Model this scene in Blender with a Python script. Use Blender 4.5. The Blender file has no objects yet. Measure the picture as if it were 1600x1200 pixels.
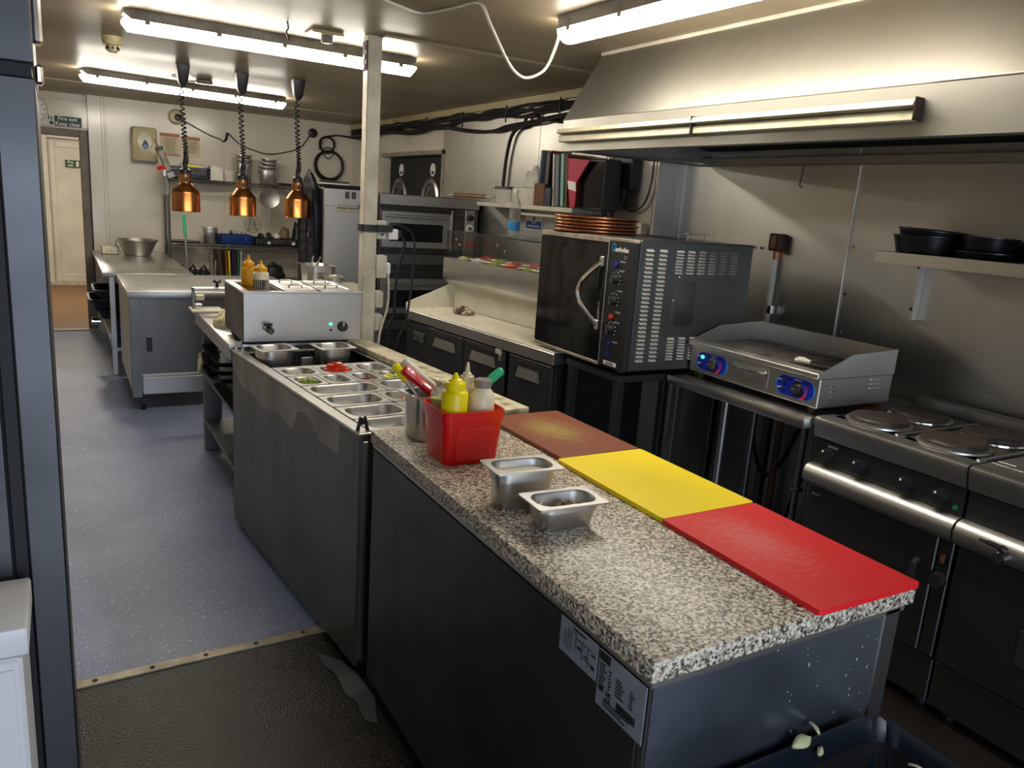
import bpy, bmesh, math, random
from mathutils import Vector, Matrix
random.seed(7)
PI = math.pi
SC = bpy.context.scene
COL = SC.collection
# ------------------------------------------------------------------ camera
cam_d = bpy.data.cameras.new('camera'); cam_d.sensor_width = 36; cam_d.lens = 1214.0 / 1600 * 36
cam_d.clip_start = 0.02; cam_d.clip_end = 100
cam = bpy.data.objects.new('camera', cam_d); COL.objects.link(cam)
YAW, PIT, ROL = 0.531027, 0.226288, -0.070776
_f = Vector((math.sin(YAW) * math.cos(PIT), math.cos(YAW) * math.cos(PIT), -math.sin(PIT)))
_r = Vector((math.cos(YAW), -math.sin(YAW), 0)); _d = _f.cross(_r)
_r2 = _r * math.cos(ROL) + _d * math.sin(ROL); _d2 = -_r * math.sin(ROL) + _d * math.cos(ROL)
cam.matrix_world = Matrix(((_r2.x, -_d2.x, -_f.x, 0), (_r2.y, -_d2.y, -_f.y, 0), (_r2.z, -_d2.z, -_f.z, 1.6), (0, 0, 0, 1)))
SC.camera = cam
# ------------------------------------------------------------------ world, daylight, exposure
W = bpy.data.worlds.new('world'); SC.world = W; W.use_nodes = True
W.node_tree.nodes['Background'].inputs[0].default_value = (0.55, 0.70, 1.0, 1)
W.node_tree.nodes['Background'].inputs[1].default_value = 1.0
SC.view_settings.view_transform = 'Standard'; SC.view_settings.look = 'None'
SC.view_settings.gamma = 1; SC.view_settings.use_curve_mapping = False
SC.view_settings.exposure = 0.42
TUBE_POWER = 34.0
al = bpy.data.lights.new('window_daylight', 'AREA'); al.shape = 'RECTANGLE'; al.size = 2.3; al.size_y = 1.95
al.energy = 42; al.color = (0.76, 0.86, 1.0)
ao = bpy.data.objects.new('window_daylight', al); COL.objects.link(ao)
ao.location = (0.75, -1.72, 1.12); ao.rotation_euler = (PI / 2, 0, 0)      # outside the shop window, shining in (+Y)

# ------------------------------------------------------------------ helpers
def c4(c):
    return (c[0], c[1], c[2], 1.0)

def hexc(h):
    h = h.lstrip('#'); v = [int(h[i:i + 2], 16) / 255 for i in (0, 2, 4)]
    return tuple(((x / 12.92) if x <= 0.04045 else ((x + 0.055) / 1.055) ** 2.4) for x in v)

M = {}
def mat(name, col, rough=0.5, metal=0.0, col2=None, scale=6.0, lo=0.35, hi=0.65, stretch=(1, 1, 1), rvar=0.0,
        bump=0.0, bscale=None, emit=0.0, trans=0.0, ior=1.45, alpha=1.0, coat=0.0, detail=4.0, spec=0.5, sheen=0.0):
    if isinstance(col, str): col = hexc(col)
    if isinstance(col2, str): col2 = hexc(col2)
    m = bpy.data.materials.new(name); m.use_nodes = True
    nt = m.node_tree; N = nt.nodes; L = nt.links
    b = N['Principled BSDF']
    b.inputs['Base Color'].default_value = c4(col); b.inputs['Roughness'].default_value = rough
    b.inputs['Metallic'].default_value = metal; b.inputs['IOR'].default_value = ior
    b.inputs['Transmission Weight'].default_value = trans; b.inputs['Alpha'].default_value = alpha
    b.inputs['Coat Weight'].default_value = coat; b.inputs['Specular IOR Level'].default_value = spec
    b.inputs['Sheen Weight'].default_value = sheen
    if emit:
        b.inputs['Emission Color'].default_value = c4(col); b.inputs['Emission Strength'].default_value = emit
    if col2 is not None or rvar or bump:
        tc = N.new('ShaderNodeTexCoord'); mp = N.new('ShaderNodeMapping'); mp.inputs['Scale'].default_value = stretch
        L.new(tc.outputs['Object'], mp.inputs[0])
        nz = N.new('ShaderNodeTexNoise'); nz.inputs['Scale'].default_value = scale; nz.inputs['Detail'].default_value = detail
        L.new(mp.outputs[0], nz.inputs['Vector'])
        if col2 is not None:
            r = N.new('ShaderNodeValToRGB'); r.color_ramp.elements[0].position = lo; r.color_ramp.elements[1].position = hi
            r.color_ramp.elements[0].color = c4(col); r.color_ramp.elements[1].color = c4(col2)
            L.new(nz.outputs[0], r.inputs[0]); L.new(r.outputs[0], b.inputs['Base Color'])
        if rvar:
            mr = N.new('ShaderNodeMapRange'); mr.inputs['From Min'].default_value = 0.3; mr.inputs['From Max'].default_value = 0.7
            mr.inputs['To Min'].default_value = max(0.02, rough - rvar); mr.inputs['To Max'].default_value = rough + rvar
            L.new(nz.outputs[0], mr.inputs[0]); L.new(mr.outputs[0], b.inputs['Roughness'])
        if bump:
            nb = nz
            if bscale:
                nb = N.new('ShaderNodeTexNoise'); nb.inputs['Scale'].default_value = bscale; nb.inputs['Detail'].default_value = 3
                L.new(mp.outputs[0], nb.inputs['Vector'])
            bp = N.new('ShaderNodeBump'); bp.inputs['Strength'].default_value = bump; bp.inputs['Distance'].default_value = 0.01
            L.new(nb.outputs[0], bp.inputs['Height']); L.new(bp.outputs[0], b.inputs['Normal'])
    M[name] = m
    return m

class MB:
    """collects shapes; .obj() links them as one mesh object"""
    def __init__(s):
        s.bm = bmesh.new()
    def _xf(s, vs, mx):
        if mx is not None:
            bmesh.ops.transform(s.bm, matrix=mx, verts=vs)
    def box(s, x0, x1, y0, y1, z0, z1, b=0.0, seg=1, mx=None):
        x0, x1 = min(x0, x1), max(x0, x1); y0, y1 = min(y0, y1), max(y0, y1); z0, z1 = min(z0, z1), max(z0, z1)
        r = bmesh.ops.create_cube(s.bm, size=1.0); vs = r['verts']
        for v in vs:
            v.co = Vector((x0 + (v.co.x + .5) * (x1 - x0), y0 + (v.co.y + .5) * (y1 - y0), z0 + (v.co.z + .5) * (z1 - z0)))
        if b > 0:
            es = list({e for v in vs for e in v.link_edges})
            q = bmesh.ops.bevel(s.bm, geom=es, offset=min(b, .49 * min(x1 - x0, y1 - y0, z1 - z0)), segments=seg, affect='EDGES', profile=0.5)
            vs = list({v for f in q['faces'] for v in f.verts} | {v for v in vs if v.is_valid})
        s._xf(vs, mx)
        return s
    def loft(s, loops, cap0=True, cap1=True, closed=True, mx=None):
        rows = [[s.bm.verts.new(p) for p in lp] for lp in loops]
        n = len(rows[0])
        for a, b in zip(rows, rows[1:]):
            for i in range(n if closed else n - 1):
                j = (i + 1) % n
                try: s.bm.faces.new((a[i], a[j], b[j], b[i]))
                except ValueError: pass
        if cap0: s.bm.faces.new(rows[0][::-1])
        if cap1: s.bm.faces.new(rows[-1])
        s._xf([v for r in rows for v in r], mx)
        return s
    def cyl(s, p0, p1, r0, r1=None, n=12, cap=True):
        p0 = Vector(p0); p1 = Vector(p1); r1 = r0 if r1 is None else r1
        d = (p1 - p0).normalized(); a = Vector((0, 0, 1)) if abs(d.z) < .9 else Vector((1, 0, 0))
        u = d.cross(a).normalized(); w = d.cross(u)
        lp = lambda p, r: [p + (u * math.cos(t) + w * math.sin(t)) * r for t in [2 * PI * i / n for i in range(n)]]
        return s.loft([lp(p0, r0), lp(p1, r1)], cap, cap)
    def lathe(s, prof, c=(0, 0, 0), n=20, mx=None):
        loops = [[(c[0] + max(r, 1e-4) * math.cos(2 * PI * i / n), c[1] + max(r, 1e-4) * math.sin(2 * PI * i / n), c[2] + z) for i in range(n)] for r, z in prof]
        return s.loft(loops, True, True, mx=mx)
    def tube(s, pts, r, n=6, sub=5, cap=True):
        P = [Vector(p) for p in pts]
        if sub > 1 and len(P) > 2:
            Q = []
            for i in range(len(P) - 1):
                a = P[max(i - 1, 0)]; b = P[i]; c = P[i + 1]; d = P[min(i + 2, len(P) - 1)]
                for k in range(sub):
                    t = k / sub
                    Q.append(.5 * ((2 * b) + (c - a) * t + (2 * a - 5 * b + 4 * c - d) * t * t + (3 * b - a - 3 * c + d) * t ** 3))
            Q.append(P[-1]); P = Q
        loops = []; u = None
        for i, p in enumerate(P):
            d = (P[min(i + 1, len(P) - 1)] - P[max(i - 1, 0)])
            d = d.normalized() if d.length > 1e-9 else Vector((0, 0, 1))
            if u is None:
                a = Vector((0, 0, 1)) if abs(d.z) < .9 else Vector((1, 0, 0)); u = d.cross(a).normalized()
            else:
                u = (u - d * u.dot(d)); u = u.normalized() if u.length > 1e-6 else d.orthogonal().normalized()
            w = d.cross(u); rr_ = r[min(i, len(r) - 1)] if isinstance(r, (list, tuple)) else r
            loops.append([p + (u * math.cos(2 * PI * k / n) + w * math.sin(2 * PI * k / n)) * rr_ for k in range(n)])
        return s.loft(loops, cap, cap)
    def prism(s, poly, ax, h0, h1, mx=None):
        """poly in the two axes left over (in x,y,z order), pushed along ax from h0 to h1"""
        f = {'x': lambda p, h: (h, p[0], p[1]), 'y': lambda p, h: (p[0], h, p[1]), 'z': lambda p, h: (p[0], p[1], h)}[ax]
        return s.loft([[f(p, h0) for p in poly], [f(p, h1) for p in poly]], mx=mx)
    def obj(s, name, m, parent=None, w=True, angle=35, loc=None, flat=False):
        bm = s.bm
        bmesh.ops.recalc_face_normals(bm, faces=bm.faces[:])
        if w and parent is not None:
            root = parent
            while root.parent is not None: root = root.parent
            bmesh.ops.translate(bm, verts=bm.verts[:], vec=-root.location)
        if loc is not None:
            bmesh.ops.translate(bm, verts=bm.verts[:], vec=-Vector(loc))
        me = bpy.data.meshes.new(name); bm.to_mesh(me); bm.free()
        if not flat:
            for p in me.polygons: p.use_smooth = True
            me.set_sharp_from_angle(angle=math.radians(angle))
        if m is not None: me.materials.append(M[m] if isinstance(m, str) else m)
        o = bpy.data.objects.new(name, me); COL.objects.link(o)
        if parent is not None: o.parent = parent
        if loc is not None: o.location = loc
        return o

def tag(o, label=None, cat=None, group=None, kind=None):
    if label: o['label'] = label
    if cat: o['category'] = cat
    if group: o['group'] = group
    if kind: o['kind'] = kind
    return o
def thing(name, label, cat, loc=(0, 0, 0), rz=0.0, group=None):
    o = bpy.data.objects.new(name, None); COL.objects.link(o); o.location = loc; o.rotation_euler = (0, 0, rz)
    o.empty_display_size = 0.05
    return tag(o, label, cat, group)
def struct(o):
    o['kind'] = 'structure'; return o
def dup(o, parent=None, loc=None, rot=None, label=None):
    c = o.copy(); COL.objects.link(c); c.parent = parent
    if loc is not None: c.location = loc
    if rot is not None: c.rotation_euler = rot
    if label: c['label'] = label
    for ch in list(o.children): dup(ch, c)
    return c
def piece(o, parent, loc, rot=None):
    c = bpy.data.objects.new(o.name.split('.')[0], o.data); COL.objects.link(c); c.parent = parent; c.location = loc
    if rot: c.rotation_euler = rot
    return c
def rr(w, l, r, k=4, cx=0.0, cy=0.0, z=0.0):
    """rounded rectangle loop, w along x, l along y"""
    r = min(r, .499 * w, .499 * l); out = []
    for qx, qy, a0 in ((1, 1, 0), (-1, 1, PI / 2), (-1, -1, PI), (1, -1, 1.5 * PI)):
        for i in range(k + 1):
            a = a0 + (PI / 2) * i / k
            out.append((cx + qx * (w / 2 - r) + r * math.cos(a), cy + qy * (l / 2 - r) + r * math.sin(a), z))
    return out
def xy(p):
    return [(q[0], q[1]) for q in p]
def text(name, s, size, m, parent, loc, rot, align='CENTER', ext=0.0004, sx=1.0, bold=0.0):
    cu = bpy.data.curves.new(name, 'FONT'); cu.body = s; cu.size = size; cu.extrude = ext; cu.align_x = align; cu.align_y = 'CENTER'
    cu.resolution_u = 2; cu.offset = bold
    t = bpy.data.objects.new(name + '_curve', cu); COL.objects.link(t)
    dg = bpy.context.evaluated_depsgraph_get()
    me = bpy.data.meshes.new_from_object(t.evaluated_get(dg)); bpy.data.objects.remove(t); bpy.data.curves.remove(cu)
    me.materials.clear(); me.materials.append(M[m])
    o = bpy.data.objects.new(name, me); COL.objects.link(o)
    o.rotation_euler = rot; o.scale = (sx, 1, 1); o.parent = parent
    if parent is not None:
        root = parent
        while root.parent is not None: root = root.parent
        loc = Vector(loc) - root.location if root.rotation_euler.z == 0 else Vector(loc)
    o.location = loc
    return o
ORD = ('first', 'second', 'third', 'fourth', 'fifth', 'sixth', 'seventh', 'eighth', 'ninth', 'tenth', 'eleventh', 'twelfth')
FACE_Y = (PI / 2, 0, 0)            # print that faces the camera end of the room (-Y)
FACE_X = (PI / 2, 0, -PI / 2)      # print that faces -X

# ------------------------------------------------------------------ materials
mat('steel', (.56, .545, .515), .38, 1.0, col2=(.50, .485, .455), scale=3, rvar=.03)
mat('steel_top', (.60, .585, .56), .33, 1.0, col2=(.52, .505, .48), scale=4, rvar=.05)
mat('steel_clad', (.53, .51, .465), .42, 1.0, col2=(.45, .43, .39), scale=1.6, rvar=.05, bump=.02, bscale=2)
mat('steel_hood', (.38, .363, .32), .50, 1.0, col2=(.32, .304, .265), scale=2.5, rvar=.05, bump=.05, bscale=14)
mat('steel_dull', (.215, .213, .21), .42, 1.0, col2=(.18, .178, .175), scale=3, rvar=.04)
mat('steel_black', (.135, .132, .128), .45, 1.0, col2=(.095, .093, .091), scale=3, rvar=.05)
mat('steel_daylit', (.44, .49, .58), .36, 1.0, col2=(.32, .36, .43), scale=3, rvar=.05, bump=.22, bscale=7)  # blue of the daylight put into the steel colour of the counter end
mat('steel_worn', (.20, .20, .198), .46, 1.0, col2=(.17, .17, .168), scale=3.0, rvar=.05)
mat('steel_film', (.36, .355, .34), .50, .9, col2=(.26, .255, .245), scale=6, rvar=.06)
mat('oven_grey', (.135, .133, .13), .45, 1.0, col2=(.12, .118, .115), scale=3, rvar=.03)
mat('steel_fridge', (.12, .122, .128), .46, 1.0, col2=(.09, .092, .097), scale=3, rvar=.05)
mat('louvre_metal', (.62, .60, .56), .40, .6)
mat('chrome', (.75, .74, .72), .12, 1.0)
mat('pan_steel', (.62, .605, .575), .36, 1.0, col2=(.56, .545, .52), scale=10, rvar=.05)
mat('copper', (.50, .215, .075), .27, 1.0, col2=(.42, .17, .055), scale=3, stretch=(1, 1, .3), rvar=.05)
mat('copper_pipe', (.50, .22, .10), .28, .95, col2=(.30, .12, .06), scale=8, rvar=.06)
mat('black_plastic', (.014, .014, .015), .42)
mat('black_gloss', (.006, .006, .007), .10, spec=.6)
mat('black_rubber', (.012, .012, .013), .62)
mat('cable_black', (.013, .012, .012), .5)
mat('white_plastic', '#cfc8b8', .38, col2='#b8b09d', scale=9)
mat('white_clean', '#dcdcdc', .35)
mat('cream_plastic', '#c4b88f', .33, col2='#b3a67c', scale=6)
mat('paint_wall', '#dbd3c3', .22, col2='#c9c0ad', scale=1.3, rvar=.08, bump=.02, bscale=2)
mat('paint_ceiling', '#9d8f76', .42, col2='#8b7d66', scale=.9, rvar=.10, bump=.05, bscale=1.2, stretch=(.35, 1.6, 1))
mat('paint_pole', '#cdc6b2', .45, col2='#aba38d', scale=7, bump=.05)
mat('pvc_door', '#ded8cc', .35, col2='#cfc8ba', scale=3)
mat('frame_brown', '#7c7063', .5, col2='#665a4e', scale=6)
mat('laminate', '#8f6b43', .5, col2='#6f5133', scale=5, stretch=(1, 8, 1))
mat('green_sign', '#0f4a30', .5); mat('blue_sign', '#0f3f86', .4); mat('grey_blue_sign', '#2c3d4c', .5); mat('white_print', '#e6e4dc', .5)
mat('poster', '#d8cdaa', .55, col2='#c9bb90', scale=8); mat('red_print', '#b06a5a', .55); mat('grey_print', '#6a6355', .6); mat('black_print', '#1c1c1c', .6)
mat('grey_label', '#8d95a0', .45, col2='#7f8792', scale=20)
mat('red_plastic', '#d0080c', .28, coat=.3)
mat('yellow_plastic', '#e8d200', .32); mat('orange_plastic', '#dc9a14', .35)
mat('cream_sauce', '#ccc09a', .32); mat('pale_sauce', '#ddd2b0', .35); mat('green_plastic', '#27a06b', .35); mat('dark_sauce', '#2a211a', .3)
mat('clear_plastic', (.9, .9, .88), .12, trans=.85, ior=1.2, alpha=.45)
mat('film', (.9, .88, .82), .25, trans=.4, ior=1.15, alpha=.6)
mat('glass', (.80, .90, .87), .03, trans=1.0, ior=1.06, alpha=.30)
mat('blue_crate', '#123a86', .42); mat('navy_crate', '#142338', .45); mat('jacket', '#0a0f22', .6, col2='#060915', scale=10, spec=.3)
mat('board_red', '#e01820', .42, col2='#d65252', scale=7, lo=.45, hi=.75, stretch=(1, 3, 1), bump=.04, bscale=60)
mat('board_yellow', '#f0d600', .42, col2='#d9be06', scale=9, lo=.5, hi=.8, stretch=(1, 3, 1), bump=.04, bscale=60)
mat('board_brown', '#7d452c', .5, col2='#94804a', scale=4.0, lo=.40, hi=.75, detail=9, bump=.04, bscale=60)
mat('thin_brown', '#46352b', .5); mat('thin_blue', '#1d2f7a', .45); mat('thin_purple', '#6a2a4a', .45); mat('thin_green', '#1f6a4c', .45); mat('thin_white', '#b9c7bb', .45)
mat('white_top', '#d6d1c0', .30, col2='#c7c0ab', scale=4, rvar=.06)
mat('marble', '#d0c6aa', .35, col2='#6e644a', scale=16, lo=.46, hi=.70, detail=10)
mat('paper', '#d9d5c9', .6); mat('kraft', '#6d4526', .65, col2='#59371d', scale=12); mat('sticker_blue', '#2f7fb8', .3)
mat('led_green', (.05, .9, .45), .4, emit=2.0); mat('led_red', (.8, .04, .03), .35); mat('knob_blue', '#1c2a7a', .35); mat('panel_blue', '#15248e', .30); mat('panel_edge', '#2f7fd0', .3)
mat('rust', '#4a2a1a', .7, col2='#2c1a12', scale=14, bump=.2); mat('iron', (.028, .022, .019), .42, col2=(.05, .036, .027), scale=14, rvar=.15, bump=.15)
mat('grill', (.030, .024, .018), .34, col2=(.075, .060, .045), scale=7, rvar=.12, stretch=(1, 2.5, 1))
mat('cloth', '#d2c8a4', .8, col2='#8d8160', scale=22, lo=.45, hi=.6, bump=.3); mat('stripe_cloth', '#3a2a26', .8, col2='#b7a68f', scale=9, lo=.48, hi=.55, stretch=(1, 6, 1))
mat('bin_liner', (.010, .016, .026), .26, col2=(.006, .010, .017), scale=5, rvar=.10, bump=.25, bscale=9); mat('peel', '#cfcf9c', .5)
mat('tube_on', (1.0, .93, .80), .4, emit=TUBE_POWER); mat('lobby_fill', (1.0, .95, .86), .4, emit=TUBE_POWER * 4); mat('tube_body', '#8f887c', .45, col2='#716a5e', scale=10); mat('batten', '#c4bb9f', .45, col2='#9b9070', scale=10, lo=.5, hi=.8)
mat('pan_black', (.010, .010, .011), .30, rvar=.1, scale=9)
mat('tape', '#4d4f4f', .5); mat('alu', '#b5aa94', .42, .3, col2='#8d836f', scale=12); mat('beige_cloth', '#7d6c4c', .85); mat('terracotta', '#6b3a26', .6)
mat('pink_card', '#b0103f', .5); mat('aqua_card', '#7fae9f', .4); mat('grey_card', '#6d737a', .5); mat('binder_black', (.012, .012, .013), .45)
mat('tomato', '#c2160c', .3, col2='#e0512f', scale=40); mat('lettuce', '#b7bd6a', .45, col2='#8a9a3a', scale=30); mat('cheese', '#d8cfa0', .5, col2='#c9bd86', scale=30)
mat('ketchup', '#8d4a1c', .25); mat('onion', '#8c2026', .35, col2='#c0665c', scale=40); mat('lime', '#9bb01c', .35, col2='#d2cd6a', scale=18); mat('orange_cheese', '#e39a12', .4); mat('spice', '#b5ac93', .7, col2='#6d6650', scale=70); mat('brown_sauce', '#8d7448', .25); mat('white_sauce', '#dcd8cc', .2)

def board_mat(name, base, wear, cx, cy, rx, ry, amt):
    """plastic board with a worn, scratched patch around the middle of the cutting side"""
    m = bpy.data.materials.new(name); m.use_nodes = True; N = m.node_tree.nodes; L = m.node_tree.links; b = N['Principled BSDF']
    tc = N.new('ShaderNodeTexCoord'); mp = N.new('ShaderNodeMapping'); L.new(tc.outputs['Object'], mp.inputs[0])
    mp.inputs['Location'].default_value = (-cx / rx, -cy / ry, 0); mp.inputs['Scale'].default_value = (1 / rx, 1 / ry, 0)
    ln = N.new('ShaderNodeVectorMath'); ln.operation = 'LENGTH'; L.new(mp.outputs[0], ln.inputs[0])
    m2 = N.new('ShaderNodeMapping'); m2.inputs['Scale'].default_value = (22, 60, 1); m2.inputs['Rotation'].default_value = (0, 0, .5); L.new(tc.outputs['Object'], m2.inputs[0])
    nz = N.new('ShaderNodeTexNoise'); nz.inputs['Scale'].default_value = 1.6; nz.inputs['Detail'].default_value = 8; L.new(m2.outputs[0], nz.inputs['Vector'])
    sb = N.new('ShaderNodeMath'); sb.operation = 'MULTIPLY_ADD'; sb.inputs[1].default_value = 1.5; L.new(nz.outputs[0], sb.inputs[0])
    ng = N.new('ShaderNodeMath'); ng.operation = 'MULTIPLY'; ng.inputs[1].default_value = -.8; L.new(ln.outputs['Value'], ng.inputs[0]); L.new(ng.outputs[0], sb.inputs[2])
    mr = N.new('ShaderNodeMapRange'); mr.inputs['From Min'].default_value = 0; mr.inputs['From Max'].default_value = .8; mr.inputs['To Max'].default_value = amt; L.new(sb.outputs[0], mr.inputs[0])
    mx = N.new('ShaderNodeMix'); mx.data_type = 'RGBA'; L.new(mr.outputs[0], mx.inputs[0]); mx.inputs[6].default_value = c4(hexc(base)); mx.inputs[7].default_value = c4(hexc(wear)); L.new(mx.outputs[2], b.inputs['Base Color'])
    b.inputs['Roughness'].default_value = .42
    M[name] = m
board_mat('board_brown_worn', '#80452a', '#a8954f', -.01, .03, .11, .17, .85)
board_mat('board_red_worn', '#dd141c', '#dc8078', -.03, .06, .11, .20, .6)
board_mat('board_yellow_worn', '#f7dc00', '#d8bc08', .0, -.02, .13, .22, .45)
def granite():
    m = bpy.data.materials.new('granite'); m.use_nodes = True; N = m.node_tree.nodes; L = m.node_tree.links; b = N['Principled BSDF']
    tc = N.new('ShaderNodeTexCoord')
    v = N.new('ShaderNodeTexVoronoi'); v.inputs['Scale'].default_value = 190; L.new(tc.outputs['Object'], v.inputs['Vector'])
    nz = N.new('ShaderNodeTexNoise'); nz.inputs['Scale'].default_value = 120; nz.inputs['Detail'].default_value = 2; L.new(tc.outputs['Object'], nz.inputs['Vector'])
    sep = N.new('ShaderNodeSeparateColor'); L.new(v.outputs['Color'], sep.inputs[0])
    mx = N.new('ShaderNodeMath'); mx.operation = 'MULTIPLY_ADD'; mx.inputs[1].default_value = .55; L.new(sep.outputs[0], mx.inputs[0])
    m2 = N.new('ShaderNodeMath'); m2.operation = 'MULTIPLY'; m2.inputs[1].default_value = .62; L.new(nz.outputs[0], m2.inputs[0]); L.new(m2.outputs[0], mx.inputs[2])
    r = N.new('ShaderNodeValToRGB'); e = r.color_ramp.elements
    e[0].position = .22; e[0].color = c4(hexc('#1c1a19')); e[1].position = .80; e[1].color = c4(hexc('#ddd2bf'))
    for p, c in ((.38, '#4c463f'), (.50, '#8c8071'), (.62, '#b5a894')):
        k = e.new(p); k.color = c4(hexc(c))
    L.new(mx.outputs[0], r.inputs[0]); L.new(r.outputs[0], b.inputs['Base Color']); b.inputs['Roughness'].default_value = .40
    M['granite'] = m
granite()
def speckle(name, c1, c2, spk, rough, rv, bmp, bsc, thr, spec=.5):
    m = bpy.data.materials.new(name); m.use_nodes = True; N = m.node_tree.nodes; L = m.node_tree.links; b = N['Principled BSDF']
    tc = N.new('ShaderNodeTexCoord')
    nz = N.new('ShaderNodeTexNoise'); nz.inputs['Scale'].default_value = 2.2; nz.inputs['Detail'].default_value = 6; L.new(tc.outputs['Object'], nz.inputs['Vector'])
    r = N.new('ShaderNodeValToRGB'); r.color_ramp.elements[0].color = c4(hexc(c1)); r.color_ramp.elements[1].color = c4(hexc(c2)); r.color_ramp.elements[0].position = .35; r.color_ramp.elements[1].position = .68
    L.new(nz.outputs[0], r.inputs[0])
    v = N.new('ShaderNodeTexVoronoi'); v.inputs['Scale'].default_value = 60; L.new(tc.outputs['Object'], v.inputs['Vector'])
    lt = N.new('ShaderNodeMath'); lt.operation = 'LESS_THAN'; lt.inputs[1].default_value = thr; L.new(v.outputs['Distance'], lt.inputs[0])
    mx = N.new('ShaderNodeMix'); mx.data_type = 'RGBA'; L.new(lt.outputs[0], mx.inputs[0]); L.new(r.outputs[0], mx.inputs[6]); mx.inputs[7].default_value = c4(hexc(spk))
    L.new(mx.outputs[2], b.inputs['Base Color'])
    mr = N.new('ShaderNodeMapRange'); mr.inputs['From Min'].default_value = .3; mr.inputs['From Max'].default_value = .7; mr.inputs['To Min'].default_value = rough - rv; mr.inputs['To Max'].default_value = rough + rv
    L.new(nz.outputs[0], mr.inputs[0]); L.new(mr.outputs[0], b.inputs['Roughness'])
    nb = N.new('ShaderNodeTexNoise'); nb.inputs['Scale'].default_value = bsc; nb.inputs['Detail'].default_value = 3; L.new(tc.outputs['Object'], nb.inputs['Vector'])
    bp = N.new('ShaderNodeBump'); bp.inputs['Strength'].default_value = bmp; bp.inputs['Distance'].default_value = .004; L.new(nb.outputs[0], bp.inputs['Height']); L.new(bp.outputs[0], b.inputs['Normal'])
    b.inputs['Specular IOR Level'].default_value = spec
    M[name] = m
speckle('vinyl', '#76819f', '#8690ae', '#dfe2e8', .25, .012, .55, 170, .13)
speckle('wet_floor', '#1b1714', '#28221d', '#575046', .24, .02, .75, 150, .03, .32)
# ================================================================== the setting
CZ = 2.37
f = struct(MB().box(-1.0, 3.3, 2.578, 9.3, -.06, 0).obj('floor', 'vinyl', w=False))
f2 = struct(MB().box(-1.0, 3.3, -1.6, 2.578, -.06, 0).obj('floor_entry', 'wet_floor', w=False))
f3 = struct(MB().box(-.6, .8, 9.3, 13.3, -.06, 0).obj('floor_lobby', 'laminate', w=False))
b = MB(); b.box(-1.1, 3.4, -1.7, 9.4, CZ, CZ + .1)
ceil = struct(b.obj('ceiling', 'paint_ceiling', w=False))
MB().box(1.43, 3.02, 3.90, 3.96, CZ - .012, CZ).obj('joint_strip', 'paint_ceiling', ceil)
MB().box(-1, 3.02, 8.0, 8.03, CZ - .008, CZ).obj('joint_strip', 'paint_ceiling', ceil)
struct(MB().box(-.7, .9, 9.4, 13.4, 2.3, 2.4).obj('ceiling_lobby', 'paint_wall', w=False))
# right wall: hood bay set back at x 3.2, the rest at 3.02 with a recess
b = MB(); b.box(3.2, 3.34, -1.7, 3.63, 0, CZ); b.box(3.02, 3.34, 3.63, 6.64, 0, CZ); b.box(3.02, 3.34, 8.16, 9.3, 0, CZ)
b.box(3.02, 3.34, 6.64, 8.16, 2.0, CZ); b.box(3.02, 3.34, 6.64, 8.16, 0, 1.1); b.box(3.3, 3.34, 6.64, 8.16, 1.1, 2.0)
wr = struct(b.obj('wall_right', 'paint_wall', w=False))
for y0, y1, x in ((-1.6, .4, 3.2), (.404, 2.437, 3.2), (2.443, 3.60, 3.2), (3.66, 4.98, 3.02), (4.984, 6.07, 3.02), (6.074, 6.64, 3.02)):
    MB().box(x - .006, x - .0005, y0, y1, .1, 2.33 if x < 3.1 else 2.3, .0015).obj('steel_panel', 'steel_clad', wr)
MB().box(3.17, 3.2, 3.585, 3.63, .9, 2.3, .003).obj('corner_angle', 'steel', wr)
MB().box(3.186, 3.194, 2.425, 2.455, .95, 1.9, .001).obj('joint_strip', 'steel_clad', wr)
MB().box(3.0, 3.02, 6.60, 6.64, 1.1, 2.04, .002).obj('recess_frame', 'alu', wr)
MB().box(3.0, 3.02, 6.60, 8.2, 2.0, 2.035, .002).obj('recess_frame', 'alu', wr)
sb = MB()
for yy, zz in ((2.40, 1.30), (2.40, 1.52), (3.3, 1.47), (3.15, 1.47), (3.0, 1.47), (2.95, 1.47), (2.40, 1.12), (1.68, .98)):
    sb.cyl((3.187, yy, zz), (3.194, yy, zz), .007, n=8)
sb.obj('screws', 'chrome', wr)
# back wall and door bay
wb = struct(MB().box(.29, 3.1, 9.2, 9.34, 0, CZ).obj('wall_back', 'paint_wall', w=False))
for x in (.405, .435, 1.56, 2.35):
    MB().box(x, x + .022, 9.192, 9.2, 0, CZ - .001, .003).obj('joint_strip', 'paint_wall', wb)
b = MB(); b.box(-1.1, -.62, 9.3, 9.42, 0, CZ); b.box(-.62, .29, 9.3, 9.42, 2.03, CZ); b.box(.285, .4, 9.34, 9.42, 0, CZ)
wdoor = struct(b.obj('wall_door_bay', 'paint_wall', w=False))
MB().box(-.7, .29, 9.27, 9.3, 2.045, 2.30, .002).obj('cover_panel', 'paint_wall', wdoor)
b = MB(); b.box(.205, .285, 9.26, 9.42, 0, 2.03, .006); b.box(-.62, -.54, 9.26, 9.42, 0, 2.03, .006); b.box(-.54, .205, 9.26, 9.42, 1.96, 2.03, .006)
struct(b.obj('door_1', 'frame_brown', w=False))
b = MB(); b.box(-.7, -.6, 9.42, 13.3, 0, 2.3); b.box(.8, .9, 9.42, 13.3, 0, 2.3); b.box(-.7, .9, 13.26, 13.36, 0, 2.3)
struct(b.obj('wall_lobby', 'paint_wall', w=False))
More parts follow.
